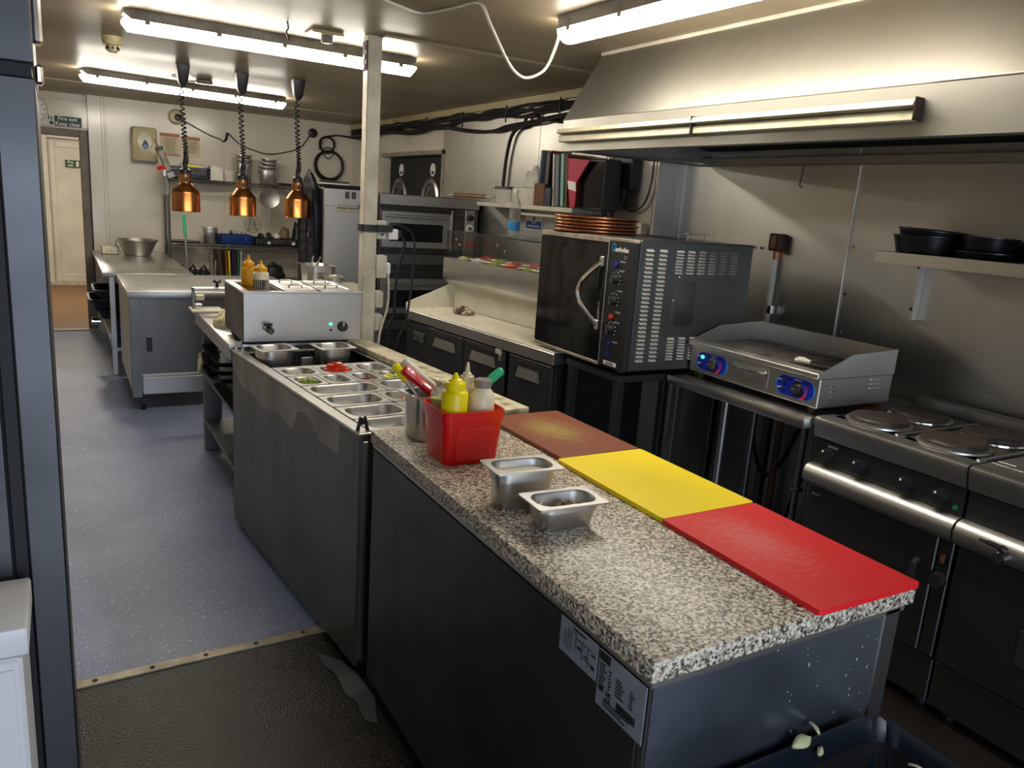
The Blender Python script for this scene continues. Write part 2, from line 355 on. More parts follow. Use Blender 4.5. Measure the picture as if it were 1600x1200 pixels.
# white fire-exit door at the end of the lobby
d2 = thing('door_2', 'white plastic fire exit door at the end of the lobby', 'door', (.25, 13.2, 0)); d2['kind'] = 'structure'
b = MB(); b.box(-.19, -.11, 13.16, 13.26, 0, 2.16, .004); b.box(.70, .78, 13.16, 13.26, 0, 2.16, .004); b.box(-.11, .70, 13.16, 13.26, 2.07, 2.16, .004)
b.obj('door_frame', 'pvc_door', d2)
b = MB(); b.box(-.105, .695, 13.19, 13.25, .03, 2.06, .004); dl = b.obj('door_leaf', 'pvc_door', d2)
b = MB()
for (x0, x1, z0, z1) in ((-.09, -.02, .05, 2.04), (.61, .68, .05, 2.04), (-.02, .61, 1.95, 2.04), (-.02, .61, .05, .16)):
    b.box(x0, x1, 13.165, 13.195, z0, z1, .008)
b.obj('door_rails', 'pvc_door', dl)
MB().box(-.2, .78, 13.1, 13.2, 0, .05, .004).obj('door_sill', 'white_plastic', d2)
s = tag(MB().box(.10, .29, 13.150, 13.164, 1.685, 1.785).obj('exit_sign', 'green_sign', w=False), 'small green fire exit sign on the white lobby door', 'sign')
text('lettering', 'Fire\nexit', .045, 'white_print', s, (.165, 13.149, 1.735), FACE_Y, bold=.001)
MB().box(.238, .27, 13.148, 13.150, 1.70, 1.77).obj('running_man_panel', 'white_print', s)
s = tag(MB().box(-.055, .235, 9.262, 9.268, 2.05, 2.145, .001).obj('exit_sign', 'grey_blue_sign', w=False), 'green and blue fire exit keep clear sign above the doorway', 'sign')
MB().box(-.0, .235, 9.259, 9.262, 2.10, 2.145).obj('green_band', 'green_sign', s)
MB().box(-.055, -.002, 9.2585, 9.262, 2.05, 2.145).obj('symbol_panel', 'white_print', s)
sy = MB(); sy.box(-.052, -.040, 9.257, 9.2585, 2.103, 2.143); sy.box(-.03, -.018, 9.257, 9.2585, 2.112, 2.135); sy.box(-.036, -.01, 9.257, 9.2585, 2.104, 2.112); sy.obj('running_man', 'green_sign', s)
MB().cyl((-.028, 9.257, 2.074), (-.028, 9.2585, 2.074), .02, n=16).obj('warning_disc', 'grey_blue_sign', s)
text('lettering', 'Fire exit', .05, 'white_print', s, (.115, 9.2575, 2.121), FACE_Y, bold=.0006)
text('lettering', 'Keep clear', .05, 'white_print', s, (.115, 9.2595, 2.073), FACE_Y, bold=.0006)
# strips on the floor
struct(MB().box(-.6, .40, 9.22, 9.30, 0, .012, .004).obj('trim_1', 'white_plastic', w=False))
t2 = MB(); t2.prism([(-.95, 2.505), (.80, 2.575), (.80, 2.615), (-.95, 2.545)], 'z', 0, .005)
t2 = struct(t2.obj('trim_2', 'alu', w=False))
for k in range(6):
    x = -.15 + k * .17; MB().cyl((x, 2.525 + (x + .95) * .04, .004), (x, 2.525 + (x + .95) * .04, .0075), .008, n=8).obj('screw', 'rust', t2)
# front wall behind the photographer, with the shop window that lets the daylight in
b = MB(); b.box(-1.1, -.4, -1.7, -1.6, 0, CZ); b.box(1.9, 3.34, -1.7, -1.6, 0, CZ); b.box(-.4, 1.9, -1.7, -1.6, 0, .10); b.box(-.4, 1.9, -1.7, -1.6, 2.12, CZ)
struct(b.obj('wall_front', 'paint_wall', w=False))
b = MB(); b.box(-.4, 1.9, -1.67, -1.63, .10, .15); b.box(-.4, 1.9, -1.67, -1.63, 2.07, 2.12); b.box(-.4, -.35, -1.67, -1.63, .15, 2.07); b.box(1.85, 1.9, -1.67, -1.63, .15, 2.07); b.box(.73, .77, -1.67, -1.63, .15, 2.07)
struct(b.obj('window_1', 'white_clean', w=False))
struct(MB().box(-1.1, -1.0, -1.7, 9.42, 0, CZ).obj('wall_left', 'paint_wall', w=False))
struct(MB().box(2.98, 3.02, 3.64, 9.2, 2.315, CZ - .001, .003).obj('trim_3', 'cream_plastic', w=False))
# worn grey tape patch on the floor
tp = MB(); tp.prism([(.715, 2.44), (.775, 2.36), (.80, 2.27), (.81, 2.12), (.775, 2.0), (.745, 2.03), (.75, 2.12), (.73, 2.18), (.735, 2.29), (.71, 2.37)], 'z', .0005, .004)
tag(tp.obj('floor_patch', 'tape', w=False), 'torn grey tape patch on the dark floor between the counters', 'patch')

# ================================================================== ceiling things
def tube_light(label, p0, p1, clips=5):
    p0 = Vector(p0); p1 = Vector(p1); L = (p1 - p0).length; a = math.atan2(p1.y - p0.y, p1.x - p0.x)
    c = (p0 + p1) / 2
    t = thing('tube_light', label, 'light fitting', (c.x, c.y, CZ), a, 'sealed fluorescent fittings on the ceiling')
    h = L / 2
    def prof(w0, z0, w1, z1, x): return [(x, -w0, z0), (x, w0, z0), (x, w1, z1), (x, -w1, z1)]
    b = MB(); b.loft([prof(.045, 0, .04, -.02, -h + .02), prof(.058, -.0, .06, -.048, -h + .05), prof(.058, -.0, .06, -.048, h - .05), prof(.045, 0, .04, -.02, h - .02)])
    b.obj('housing', 'tube_body', t, w=False)
    def dome(x, k, z1):
        return [(x, .058 * k * math.cos(u), -.048 - (z1 * math.sin(u))) for u in [PI * i / 8 for i in range(9)]]
    b = MB(); b.loft([dome(-h + .015, .6, .02), dome(-h + .04, 1, .05), dome(h - .04, 1, .05), dome(h - .015, .6, .02)])
    b.obj('diffuser', 'tube_on', t, w=False)
    for k in range(clips):
        x = -h + .12 + (L - .24) * k / (clips - 1)
        for sgn in (-1, 1):
            MB().box(x - .012, x + .012, sgn * .056 - .005, sgn * .056 + .008, -.062, -.02, .002).obj('clip', 'tube_body', t, w=False)
    return t
tube_light('long sealed fluorescent light in front of the white pole', (.284, 4.376, 0), (1.819, 4.431, 0))
tube_light('far sealed fluorescent light near the back wall', (.168, 6.96, 0), (1.769, 7.251, 0))
tube_light('sealed fluorescent light beside the extractor hood', (1.89, 3.0, 0), (1.93, 1.43, 0))
# fill lamp added in the lobby, out of view, to brighten the white door
t = thing('lobby_fill_lamp', 'added round fill lamp out of view on the lobby ceiling', 'light fitting', (.1, 11.2, 2.3))
MB().lathe([(.15, 0), (.16, -.02), (.14, -.04)], (.1, 11.2, 2.3)).obj('base', 'white_plastic', t)
MB().lathe([(.13, -.04), (.11, -.075), (.05, -.09)], (.1, 11.2, 2.3)).obj('diffuser', 'lobby_fill', t)
# smoke detector
t = thing('smoke_detector', 'yellowed round smoke detector on the ceiling beside the long light', 'detector', (.308, 5.263, CZ))
MB().lathe([(.055, 0), (.055, -.02), (.045, -.045), (.03, -.05)], (.308, 5.263, CZ)).obj('base', 'cream_plastic', t)
MB().lathe([(.033, -.048), (.033, -.075), (.022, -.085)], (.308, 5.263, CZ), 14).obj('sensor_cage', 'cream_plastic', t)
for k in range(8):
    a = k * PI / 4; MB().box(-.006, .006, .031, .036, -.072, -.055, mx=Matrix.Translation((.308, 5.263, CZ)) @ Matrix.Rotation(a, 4, 'Z')).obj('slot', 'black_plastic', t)
# square ceiling plate and a capped connection
t = thing('ceiling_plate', 'square cream blanking plate on the ceiling near the pole', 'plate', (1.19, 4.12, CZ))
MB().box(1.11, 1.27, 4.04, 4.20, CZ - .018, CZ, .006).obj('plate', 'cream_plastic', t)
MB().lathe([(.03, 0), (.03, -.03), (.02, -.035)], (1.2, 4.1, CZ - .016), 12).obj('gland', 'tube_body', t)
t = thing('ceiling_box', 'small dusty ceiling junction box between the first two heat lamps', 'junction box', (1.0, 6.7, CZ))
MB().box(.95, 1.07, 6.66, 6.74, CZ - .035, CZ, .01).obj('box', 'tube_body', t)
MB().tube([(.95, 6.7, CZ - .02), (.88, 6.66, CZ - .03), (.83, 6.7, CZ - .012), (.78, 6.68, CZ - .006)], .006).obj('cable', 'tube_body', t)
tag(MB().tube([(.98, 4.0, CZ), (.985, 4.0, CZ - .03), (.975, 3.995, CZ - .05), (.99, 4.0, CZ - .085)], .004).obj('cut_wire', 'cable_black', w=False), 'short cut black wire hanging from the ceiling', 'wire')
# white cable looping over the ceiling into the hood-side light
b = MB(); b.tube([(1.16, 3.21, CZ - .006), (1.25, 3.27, CZ - .006), (1.379, 3.317, CZ - .006), (1.44, 3.12, CZ - .006), (1.474, 2.97, CZ - .008), (1.502, 2.92, 2.28), (1.568, 2.9, 2.166), (1.62, 2.9, 2.115), (1.676, 2.9, 2.104), (1.749, 2.9, 2.143), (1.80, 2.92, 2.22), (1.87, 2.985, 2.33)], .006, 8)
tag(b.obj('ceiling_cable', 'white_plastic', w=False), 'white cable drooping from the ceiling to the hood-side light', 'cable')

# copper heat lamps on coiled cords over the pass
def heat_lamp(label, x, y, zb, ztop=2.35):
    t = thing('heat_lamp', label, 'heat lamp', (x, y, zb), 0, 'copper heat lamps hanging over the pass')
    b = MB(); pr = [(.098, 0), (.094, .006), (.094, .125), (.090, .14), (.042, .195), (.042, .255), (.036, .258), (.036, .20), (.086, .138), (.089, .008)]
    b.lathe([(.099, 0), (.095, .006), (.094, .125), (.090, .14), (.042, .195), (.041, .255), (.002, .256)], (x, y, zb), 32)
    b.obj('shade', 'copper', t)
    MB().lathe([(.088, -.001), (.085, .02), (.02, .03)], (x, y, zb), 24).obj('shade_lining', 'steel_black', t)
    MB().lathe([(.036, .255), (.036, .285), (.016, .30), (.016, .34), (.008, .345)], (x, y, zb), 16).obj('cap', 'black_plastic', t)
    MB().box(x - .012, x + .012, y - .045, y - .041, zb + .205, zb + .235).obj('switch', 'black_plastic', t)
    pts = []; z0 = zb + .33; z1 = ztop - .115; n = 24; q = 10
    for i in range(n * q + 1):
        u = i / (n * q); a = 2 * PI * n * u
        zz = z0 + (z1 - z0) * (u ** 1.9 if u < 1 else 1)
        rad = .015 if u < .93 else .015 * (1 - u) / .07 + .002
        sw = .014 * math.sin(u * 5)
        pts.append((x + sw * .6 + rad * math.cos(a), y + rad * math.sin(a), zz))
    b = MB(); b.tube(pts, .0052, 5, 1); b.obj('coiled_cord', 'cable_black', t)
    b = MB(); b.loft([[(p[0] + x, p[1] + y, zb + z_) for p in rr(w_, w_, .006, 2)] for w_, z_ in ((.03, ztop - zb - .12), (.06, ztop - zb - .09), (.088, ztop - zb + .018))])
    b.obj('ceiling_block', 'black_plastic', t)
    return t
heat_lamp('copper heat lamp with coiled cord, over the green-handled pole', .775, 6.03, 1.395)
heat_lamp('copper heat lamp in the middle of the row of three', 1.165, 6.05, 1.385)
heat_lamp('copper heat lamp closest to the white pole and hanging jacket', 1.545, 5.98, 1.395)

# white steel pole with its electrics
px_, py_ = 1.40, 3.985
t = thing('support_pole', 'white painted square steel pole from floor to ceiling', 'pole', (px_, py_, 0))
MB().box(px_ - .037, px_ + .037, py_ - .037, py_ + .037, 0, CZ - .001, .006).obj('post', 'paint_pole', t)
MB().box(px_ - .043, px_ - .037, py_ - .03, py_ + .03, 2.2, 2.34, .002).obj('bracket', 'rust', t)
for k in range(3): MB().cyl((px_ - .047, py_, 2.22 + .045 * k), (px_ - .043, py_, 2.22 + .045 * k), .012, n=8).obj('bolt', 'black_plastic', t)
o = MB(); z = 1.43
o.prism(xy(rr(.092, .092, .012)), 'z', z - .018, z + .018, mx=Matrix.Translation((px_, py_, 0))); o.box(px_ + .03, px_ + .12, py_ - .05, py_ - .025, z - .016, z + .02, .004)
tag(o.obj('cable_strap', 'black_plastic', w=False), 'black strap tied round the white pole', 'strap')
t = thing('socket', 'white double socket strapped to the pole with a black plug', 'socket', (px_ + .06, py_, z))
MB().box(px_ + .04, px_ + .095, py_ - .022, py_ + .03, z - .055, z + .04, .004).obj('box', 'white_plastic', t)
MB().box(px_ + .10, px_ + .155, py_ - .04, py_ - .0, z - .055, z + .0, .005, mx=None).obj('plug', 'white_clean', t)
MB().box(px_ + .155, px_ + .175, py_ - .035, py_ - .005, z - .045, z - .005, .004).obj('plug_back', 'black_plastic', t)
MB().cyl((px_ + .07, py_ - .03, z - .03), (px_ + .07, py_ - .022, z - .03), .006, n=8).obj('indicator', 'knob_blue', t)
t = thing('socket', 'white socket with a white plug lower on the pole', 'socket', (px_ + .06, py_, 1.2))
MB().box(px_ + .04, px_ + .10, py_ - .03, py_ + .03, 1.17, 1.29, .004).obj('box', 'white_plastic', t)
MB().box(px_ + .10, px_ + .125, py_ - .022, py_ + .022, 1.19, 1.25, .006).obj('plug', 'white_clean', t)
for zz, lb in ((1.055, 'grey junction box on the pole under the two white sockets'), (.93, 'lowest junction box on the pole, level with the marble ledge')):
    t = thing('junction_box', lb, 'junction box', (px_ + .06, py_, zz))
    MB().box(px_ + .04, px_ + .085, py_ - .03, py_ + .03, zz - .045, zz + .045, .005).obj('box', 'white_plastic', t)
    MB().box(px_ + .085, px_ + .092, py_ - .02, py_ + .02, zz - .03, zz + .03, .003).obj('cover', 'tube_body', t)
tag(MB().tube([(px_ + .175, py_ - .02, z - .03), (px_ + .20, py_ - .02, z - .08), (px_ + .165, py_ - .01, z - .25), (px_ + .16, py_, z - .45), (px_ + .14, py_ + .02, .85), (px_ + .15, py_ + .02, .4), (px_ + .2, py_ + .02, .01)], .008).obj('appliance_cable', 'cable_black', w=False), 'thick black cable running down from the strapped socket', 'cable')
tag(MB().tube([(px_ + .10, py_ - .03, z + .02), (px_ + .17, py_ - .03, z + .02), (px_ + .25, py_ - .02, z - .04), (px_ + .26, py_, z - .25), (px_ + .24, py_ + .02, z - .5), (px_ + .20, py_ + .05, .75), (px_ + .24, py_ + .06, .3), (px_ + .3, py_ + .08, .01)], .006).obj('appliance_cable', 'cable_black', w=False), 'thin black cable looping wide of the pole down to the floor', 'cable')
tag(MB().tube([(px_ + .115, py_ - .01, 1.19), (px_ + .12, py_ - .012, 1.1), (px_ + .11, py_ - .02, 1.0), (px_ + .06, py_ - .05, .86), (px_ + .05, py_ - .06, .6), (px_ + .06, py_ - .06, .02)], .007).obj('appliance_cable', 'white_plastic', w=False), 'white cable hanging from the lower socket on the pole', 'cable')
# ================================================================== near granite counter
GX0, GX1, GY0, GY1, GZ = .79, 1.482, .833, 2.175, .90
t = thing('refrigerated_counter', 'dark steel refrigerated counter with a speckled granite top', 'counter', (1.13, 1.5, 0))
b = MB(); b.box(GX0 + .012, 1.40, GY0 + .012, GY1, .06, .858, .003); body = b.obj('body', 'steel_dull', t)
MB().box(1.40, 1.452, GY0 + .006, GY1, .06, .858, .004).obj('corner_post', 'steel_dull', t)
MB().box(GX0 + .014, 1.398, GY0 + .0065, GY0 + .0115, .07, .845, .001).obj('end_panel', 'steel_daylit', t)
MB().box(GX0 + .006, GX0 + .0115, GY0 + .03, GY1 - .01, .065, .842, .001).obj('back_panel', 'steel_black', t)
MB().box(GX0 + .008, GX1 - .02, GY0 + .006, GY1, .846, .860, .001).obj('rim', 'steel', t)
MB().box(GX0, GX1, GY0, GY1, .860, GZ, .004, 2).obj('granite_top', 'granite', t)
for x in (GX0 + .08, 1.38):
    for y in (GY0 + .1, GY1 - .1): MB().cyl((x, y, 0), (x, y, .062), .02, n=10).obj('foot', 'black_plastic', t)
sp = MB(); rs = random.Random(5)
for k in range(44):
    x = rs.uniform(1.05, 1.39); z = .845 - .30 * rs.random(); q = rs.uniform(.0005, .0013); h = q * rs.choice((1, 1.3, 2.5, 4)); sp.loft([[(x + q * math.cos(a), GY0 + .0062, z + h * math.sin(a)) for a in [PI * i / 4 for i in range(8)]], [(x + q * math.cos(a), GY0 + .0066, z + h * math.sin(a)) for a in [PI * i / 4 for i in range(8)]]])
tag(sp.obj('food_splashes', 'paper', t), kind='stuff')
lb = MB().box(.7945, .7965, .982, 1.104, .772, .845, .001).obj('circuit_label', 'grey_label', t); lb['label'] = 'grey circuit diagram label'
pb = MB()
for (y0, y1, z0, z1) in ((1.085, 1.0845, .79, .825), (1.075, 1.0745, .785, .83), (1.066, 1.0655, .785, .83), (1.06, 1.05, .83, .831), (1.05, 1.0495, .80, .831), (1.03, 1.0295, .79, .82), (1.05, 1.0, .822, .823), (1.01, 1.0095, .785, .822), (1.03, .99, .795, .796), (1.06, 1.02, .836, .839), (1.045, 1.03, .805, .809), (1.02, 1.012, .80, .803), (1.0, .988, .815, .818), (1.0, .988, .79, .794)):
    pb.box(.7935, .7946, y0, y1, z0, z1)
pb.obj('diagram', 'black_print', lb)
lb = MB().box(.7945, .7965, .846, .978, .735, .845, .001).obj('rating_label', 'grey_label', t); lb['label'] = 'grey rating plate with barcode'
pb = MB(); pb.box(.7935, .7946, .975, .945, .826, .842)
for k in range(9): pb.box(.7935, .7946, .972, .972 - random.uniform(.012, .022), .818 - k * .006, .8205 - k * .006)
for k in range(6): pb.box(.7935, .7946, .945, .945 - random.uniform(.004, .009), .815 - k * .007, .818 - k * .007)
for k in range(6): pb.box(.7935, .7946, .925, .925 - random.uniform(.012, .024), .812 - k * .006, .8145 - k * .006)
for k in range(6): pb.box(.7935, .7946, .885, .885 - random.uniform(.006, .014), .812 - k * .006, .8145 - k * .006)
y = .918
while y > .868:
    w_ = random.choice((.0008, .0014, .0022)); pb.box(.7935, .7946, y, y - w_, .757, .772); y -= w_ + random.choice((.0008, .0014))
for k in range(3): pb.box(.7935, .7946, .955, .955 - random.uniform(.05, .075), .7535 - k * .005, .7555 - k * .005)
pb.obj('small_print', 'black_print', lb)
text('approval_marks', 'CE  UK\n      CA', .012, 'black_print', lb, (.7935, .952, .765), FACE_X, bold=.0003)
# three boards
def board(name, label, m, c, rz, l=.452, w_=.300):
    o = MB(); o.prism(xy(rr(w_, l, .008, 2)), 'z', 0, .0115); ob = o.obj(name, m, w=False); ob.location = (c[0], c[1], GZ + .0005); ob.rotation_euler = (0, 0, rz)
    return tag(ob, label, 'cutting board', 'plastic boards along the granite counter')
board('cutting_board', 'red plastic cutting board at the end of the granite counter', 'board_red_worn', (1.329, 1.052), math.radians(-.6))
board('cutting_board', 'yellow plastic cutting board between the brown and red ones', 'board_yellow_worn', (1.333, 1.506), math.radians(.4))
board('cutting_board', 'scratched brown cutting board beside the red tub', 'board_brown_worn', (1.335, 1.958), math.radians(1.0), .444, .28)
# steel pans
def pan_mesh(L, Wd, D, rim=.014):
    b = MB(); k = 5; R = min(.052, .42 * min(L, Wd) - .014)
    b.loft([rr(L - .05, Wd - .05, R - .008, k, z=0), rr(L - .04, Wd - .04, R - .004, k, z=.006), rr(L - .030, Wd - .030, R, k, z=D * .7), rr(L - .024, Wd - .024, R, k, z=D * .705), rr(L - .024, Wd - .024, R, k, z=D - .004),
            rr(L, Wd, .008, k, z=D - .004), rr(L, Wd, .008, k, z=D), rr(L - 2 * rim, Wd - 2 * rim, R, k, z=D), rr(L - 2 * rim - .006, Wd - 2 * rim - .006, R, k, z=D - .005), rr(L - .048, Wd - .048, R - .006, k, z=.012), rr(L - .065, Wd - .065, R - .012, k, z=.004)])
    return b
def pan(label, L, Wd, D, loc, rz=0, group=None, tilt=None, name='steel_pan'):
    o = pan_mesh(L, Wd, D).obj(name, 'pan_steel', w=False, angle=40); o.location = loc; o.rotation_euler = (tilt[0], tilt[1], rz) if tilt else (0, 0, rz)
    return tag(o, label, 'pan', group)
pan('deep small steel pan of white sauce on the granite', .178, .110, .10, (.926, 1.502, GZ), math.radians(-4))
o = MB(); o.loft([rr(.140, .073, .030, 4, z=0), rr(.141, .074, .030, 4, z=.003)]); o = o.obj('sauce', 'white_sauce', w=False); o.location = (.926, 1.502, GZ + .078); o.rotation_euler = (0, 0, math.radians(-4)); tag(o, 'white sauce filling the deep pan on the granite', 'sauce', kind='stuff')
pan('shallow small steel pan holding seasoning on the granite', .178, .110, .065, (.953, 1.358, GZ), math.radians(-3))
o = MB()
for k in range(170):
    a = random.uniform(0, 2 * PI); r_ = random.random() ** .6; x, y = .012 + .052 * r_ * math.cos(a) * .9, .002 + .022 * r_ * math.sin(a); h = .026 + .030 * (1 - r_) + random.uniform(0, .004); q = random.uniform(.002, .004)
    o.box(x - q, x + q, y - q, y + q, h - q, h + q * .6, mx=None)
o = o.obj('seasoning', 'spice', w=False, flat=True); o.location = (.953, 1.358, GZ); o.rotation_euler = (0, 0, math.radians(-3)); tag(o, 'dry seasoning mix in the shallow steel pan', 'seasoning', kind='stuff')
# red tub with bottles
T0 = (.948, 1.872); TR = math.radians(-1)
t = thing('red_tub', 'glossy red plastic tub holding squeeze bottles', 'tub', (T0[0], T0[1], GZ), TR)
b = MB(); k = 4
b.loft([rr(.158, .142, .02, k, z=0), rr(.164, .148, .022, k, z=.008), rr(.178, .160, .022, k, z=.118), rr(.178, .160, .022, k, z=.120), rr(.186, .168, .024, k, z=.122), rr(.188, .170, .024, k, z=.150), rr(.180, .162, .022, k, z=.150), rr(.170, .152, .02, k, z=.12), rr(.155, .138, .02, k, z=.010)])
b.obj('tub', 'red_plastic', t, w=False)
MB().box(-.055, .055, -.0825, -.0745, .012, .105, .003).obj('front_panel', 'red_plastic', t, w=False)
def squeeze(label, m, capm, x, y, z0, h=.15, r=.034, nz=.045, group='squeeze bottles in the red tub', fill=None):
    t = thing('squeeze_bottle', label, 'bottle', (x, y, z0), 0, group)
    MB().lathe([(r * .95, 0), (r, .006), (r, h - .006), (r * .95, h), (r * .78, h + .005), (r * .76, h + .008)], (x, y, z0), 28).obj('body', m, t)
    if fill: MB().lathe([(r * 1.004, .004), (r * 1.004, h * fill)], (x, y, z0), 24).obj('contents', 'dark_sauce', t)
    MB().lathe([(r * .76, h + .006), (r * .78, h + .008), (r * .78, h + .024), (r * .72, h + .027), (r * .52, h + .029), (r * .48, h + .034), (r * .30, h + .037), (r * .24, h + .037 + nz * .4), (r * .15, h + .037 + nz), (r * .10, h + .040 + nz)], (x, y, z0), 24).obj('nozzle_cap', capm, t)
    return t
squeeze('bright yellow squeeze bottle standing in the red tub', 'yellow_plastic', 'yellow_plastic', .905, 1.842, GZ + .012, .185, .0365, .012)
squeeze('cream squeeze bottle with tall nozzle behind the yellow one', 'cream_sauce', 'cream_sauce', .975, 1.912, GZ + .012, .183, .026, .026)
t = thing('sauce_bottle', 'white bottle with grey screw cap in the red tub', 'bottle', (.991, 1.846, GZ + .012))
MB().lathe([(.033, 0), (.0355, .006), (.0355, .160), (.032, .176), (.022, .188), (.0215, .195)], (.991, 1.846, GZ + .012), 24).obj('body', 'pale_sauce', t)
MB().lathe([(.022, .191), (.024, .193), (.024, .212), (.022, .214), (.008, .214)], (.991, 1.846, GZ + .012), 24).obj('cap', 'tube_body', t)
t = thing('herb_jar', 'clear jar of green herbs tucked behind the yellow bottle', 'jar', (.894, 1.916, GZ + .012))
MB().lathe([(.021, 0), (.025, .006), (.025, .160), (.022, .175)], (.894, 1.916, GZ + .012), 18).obj('jar', 'clear_plastic', t)
MB().lathe([(.019, .004), (.023, .15)], (.894, 1.916, GZ + .012), 14).obj('herbs', 'lettuce', t)
t = thing('green_handled_tool', 'kitchen tool with a chunky green handle leaning from the tub', 'utensil', (1.01, 1.90, GZ + .1))
MB().tube([(1.000, 1.905, GZ + .155), (1.035, 1.918, GZ + .185), (1.07, 1.928, GZ + .210), (1.098, 1.934, GZ + .226)], [.010] * 4 + [.012] * 5 + [.0135] * 6 + [.011], 10).obj('handle', 'green_plastic', t)
MB().tube([(.955, 1.895, GZ + .03), (.98, 1.90, GZ + .12), (1.003, 1.906, GZ + .158)], .005, 6).obj('shaft', 'steel', t)
# steel canister with knives
cx_, cy_ = .905, 2.062
t = thing('steel_canister', 'tall square-lipped steel canister beside the red tub', 'canister', (cx_, cy_, GZ), math.radians(8))
b = MB(); b.loft([rr(.062, .092, .026, 4, z=0), rr(.072, .100, .03, 4, z=.01), rr(.078, .106, .03, 4, z=.115), rr(.080, .108, .028, 4, z=.116), rr(.080, .108, .028, 4, z=.136), rr(.100, .128, .012, 4, z=.136), rr(.100, .128, .012, 4, z=.140), rr(.078, .106, .028, 4, z=.140), rr(.068, .096, .028, 4, z=.012)])
b.obj('canister', 'pan_steel', t, w=False)
def knife(label, m, p, tip, r=.011, mid=.0):
    t = thing('kitchen_knife', label, 'knife', p, 0, 'tools standing in the steel canister')
    P = Vector(p); Q = Vector(tip); d = (Q - P)
    b = MB(); b.tube([P, P + d * .3 + Vector((0, 0, mid)), P + d * .7 + Vector((0, 0, mid)), Q], [r * .8, r, r * 1.1, r * 1.05, r, r * 1.0, r * .95, r, r * 1.05, r * 1.15, r * 1.2, r * 1.2, r * 1.2, r * 1.25, r * 1.2, r * .8], 10); b.obj('handle', m, t)
    MB().tube([P - d.normalized() * .10, P], .006, 6).obj('blade', 'steel', t)
    return t
knife('red handled knife leaning out of the steel canister', 'red_plastic', (.930, 2.045, GZ + .14), (.852, 2.085, GZ + .210), .013)
knife('white handled knife lying over the red one in the canister', 'white_plastic', (.950, 2.075, GZ + .15), (.868, 2.125, GZ + .226), .012)
knife('yellow handled tool poking out of the canister', 'yellow_plastic', (.865, 2.09, GZ + .17), (.838, 2.12, GZ + .215), .011)
# waste bin under the counter end
t = thing('waste_bin', 'open waste bin lined with a shiny dark bag', 'bin', (1.13, .62, 0))
BX0, BX1, BY0, BY1, BZ = .80, 1.412, .40, .822, .635
MB().loft([rr(.50, .32, .04, 4, 1.106, .612, 0), rr(.58, .39, .05, 4, 1.106, .612, .60), rr(.56, .37, .05, 4, 1.106, .612, .60), rr(.48, .30, .04, 4, 1.106, .612, .02)]).obj('bin_body', 'black_plastic', t)
def wob(lp, amp, z, f=1.0):
    out = []
    for i, p in enumerate(lp):
        a = 1 + amp * math.sin(i * 2.3 * f) + amp * .6 * math.sin(i * 4.7 * f + 1); out.append((1.106 + (p[0] - 1.106) * a, .612 + (p[1] - .612) * a, z + .004 * math.sin(i * 1.7)))
    return out
b = MB(); K = 8
b.loft([wob(rr(.600, .408, .05, K, 1.106, .612), .006, .40), wob(rr(.606, .412, .05, K, 1.106, .612), .006, .55), wob(rr(.606, .412, .045, K, 1.106, .612), .003, .625), wob(rr(.604, .412, .045, K, 1.106, .612), .002, .640), wob(rr(.588, .395, .045, K, 1.106, .612), .003, .642),
        wob(rr(.570, .378, .05, K, 1.106, .612), .006, .62), wob(rr(.55, .36, .06, K, 1.106, .612), .015, .50), wob(rr(.50, .32, .06, K, 1.106, .612), .02, .25), wob(rr(.42, .24, .06, K, 1.106, .612), .02, .10)], cap0=False)
b.obj('bag_liner', 'bin_liner', t)
for lb_, c, rz, s_ in (('pale peel lying along the bin bag rim', (1.165, .812, .647), .1, 1.0), ('rounded scrap of peel sticking up at the bin rim', (1.205, .818, .66), 1.2, .6), ('thin peel scrap hanging inside the bin bag', (1.20, .795, .628), .5, .5), ('small peel on the far side of the bin bag', (1.37, .70, .60), 1.9, .6)):
    o = MB(); o.loft([[(s_ * (-.028 + .056 * i / 6), s_ * (w_ * math.sin(PI * i / 6) * .012), s_ * .006 * math.sin(PI * i / 6) + h) for i in range(7)] for w_, h in ((-1, 0), (-.5, .003), (.3, .004), (1, .001))], False, False, False)
    o = o.obj('vegetable_peel', 'peel', w=False); o.location = c; o.rotation_euler = (.5, 0, rz)
    md = o.modifiers.new('thickness', 'SOLIDIFY'); md.thickness = .002
    tag(o, lb_, 'peel', 'vegetable peel on the bin bag')
# tall fridge at the picture's edge
t = thing('upright_fridge', 'tall grey steel two-door fridge with black gaskets', 'fridge', (-.40, 1.85, 0), math.radians(.45))
fx, fy = -.026 + .40, 1.5 - 1.85
MB().box(fx - .74, fx - .078, fy, fy + .68, .1, 2.02, .004).obj('body', 'steel_fridge', t, w=False)
MB().box(fx - .078, fx - .056, fy + .006, fy + .67, .12, 1.735, .002).obj('gasket', 'black_rubber', t, w=False)
MB().box(fx - .078, fx - .056, fy + .006, fy + .67, 1.77, 2.0, .002).obj('gasket', 'black_rubber', t, w=False)
d = MB().box(fx - .056, fx, fy, fy + .68, .12, 1.742, .003).obj('door', 'steel_fridge', t, w=False)
MB().box(fx, fx + .012, fy + .02, fy + .06, 1.735, 1.765, .004).obj('hinge', 'chrome', t, w=False)
d = MB().box(fx - .70, fx, fy - .001, fy + .68, 1.762, 2.02, .003).obj('top_panel', 'steel_fridge', t, w=False)
MB().box(fx, fx + .014, fy + .05, fy + .09, 1.80, 1.87, .004).obj('lock', 'chrome', t, w=False)
MB().box(fx - .70, fx - .004, fy + .01, fy + .67, 1.742, 1.762).obj('gap_seal', 'black_rubber', t, w=False)
for x in (fx - .65, fx - .1):
    for y in (fy + .08, fy + .6): MB().cyl((x, y, 0), (x, y, .1), .025, n=10).obj('foot', 'black_plastic', t, w=False)
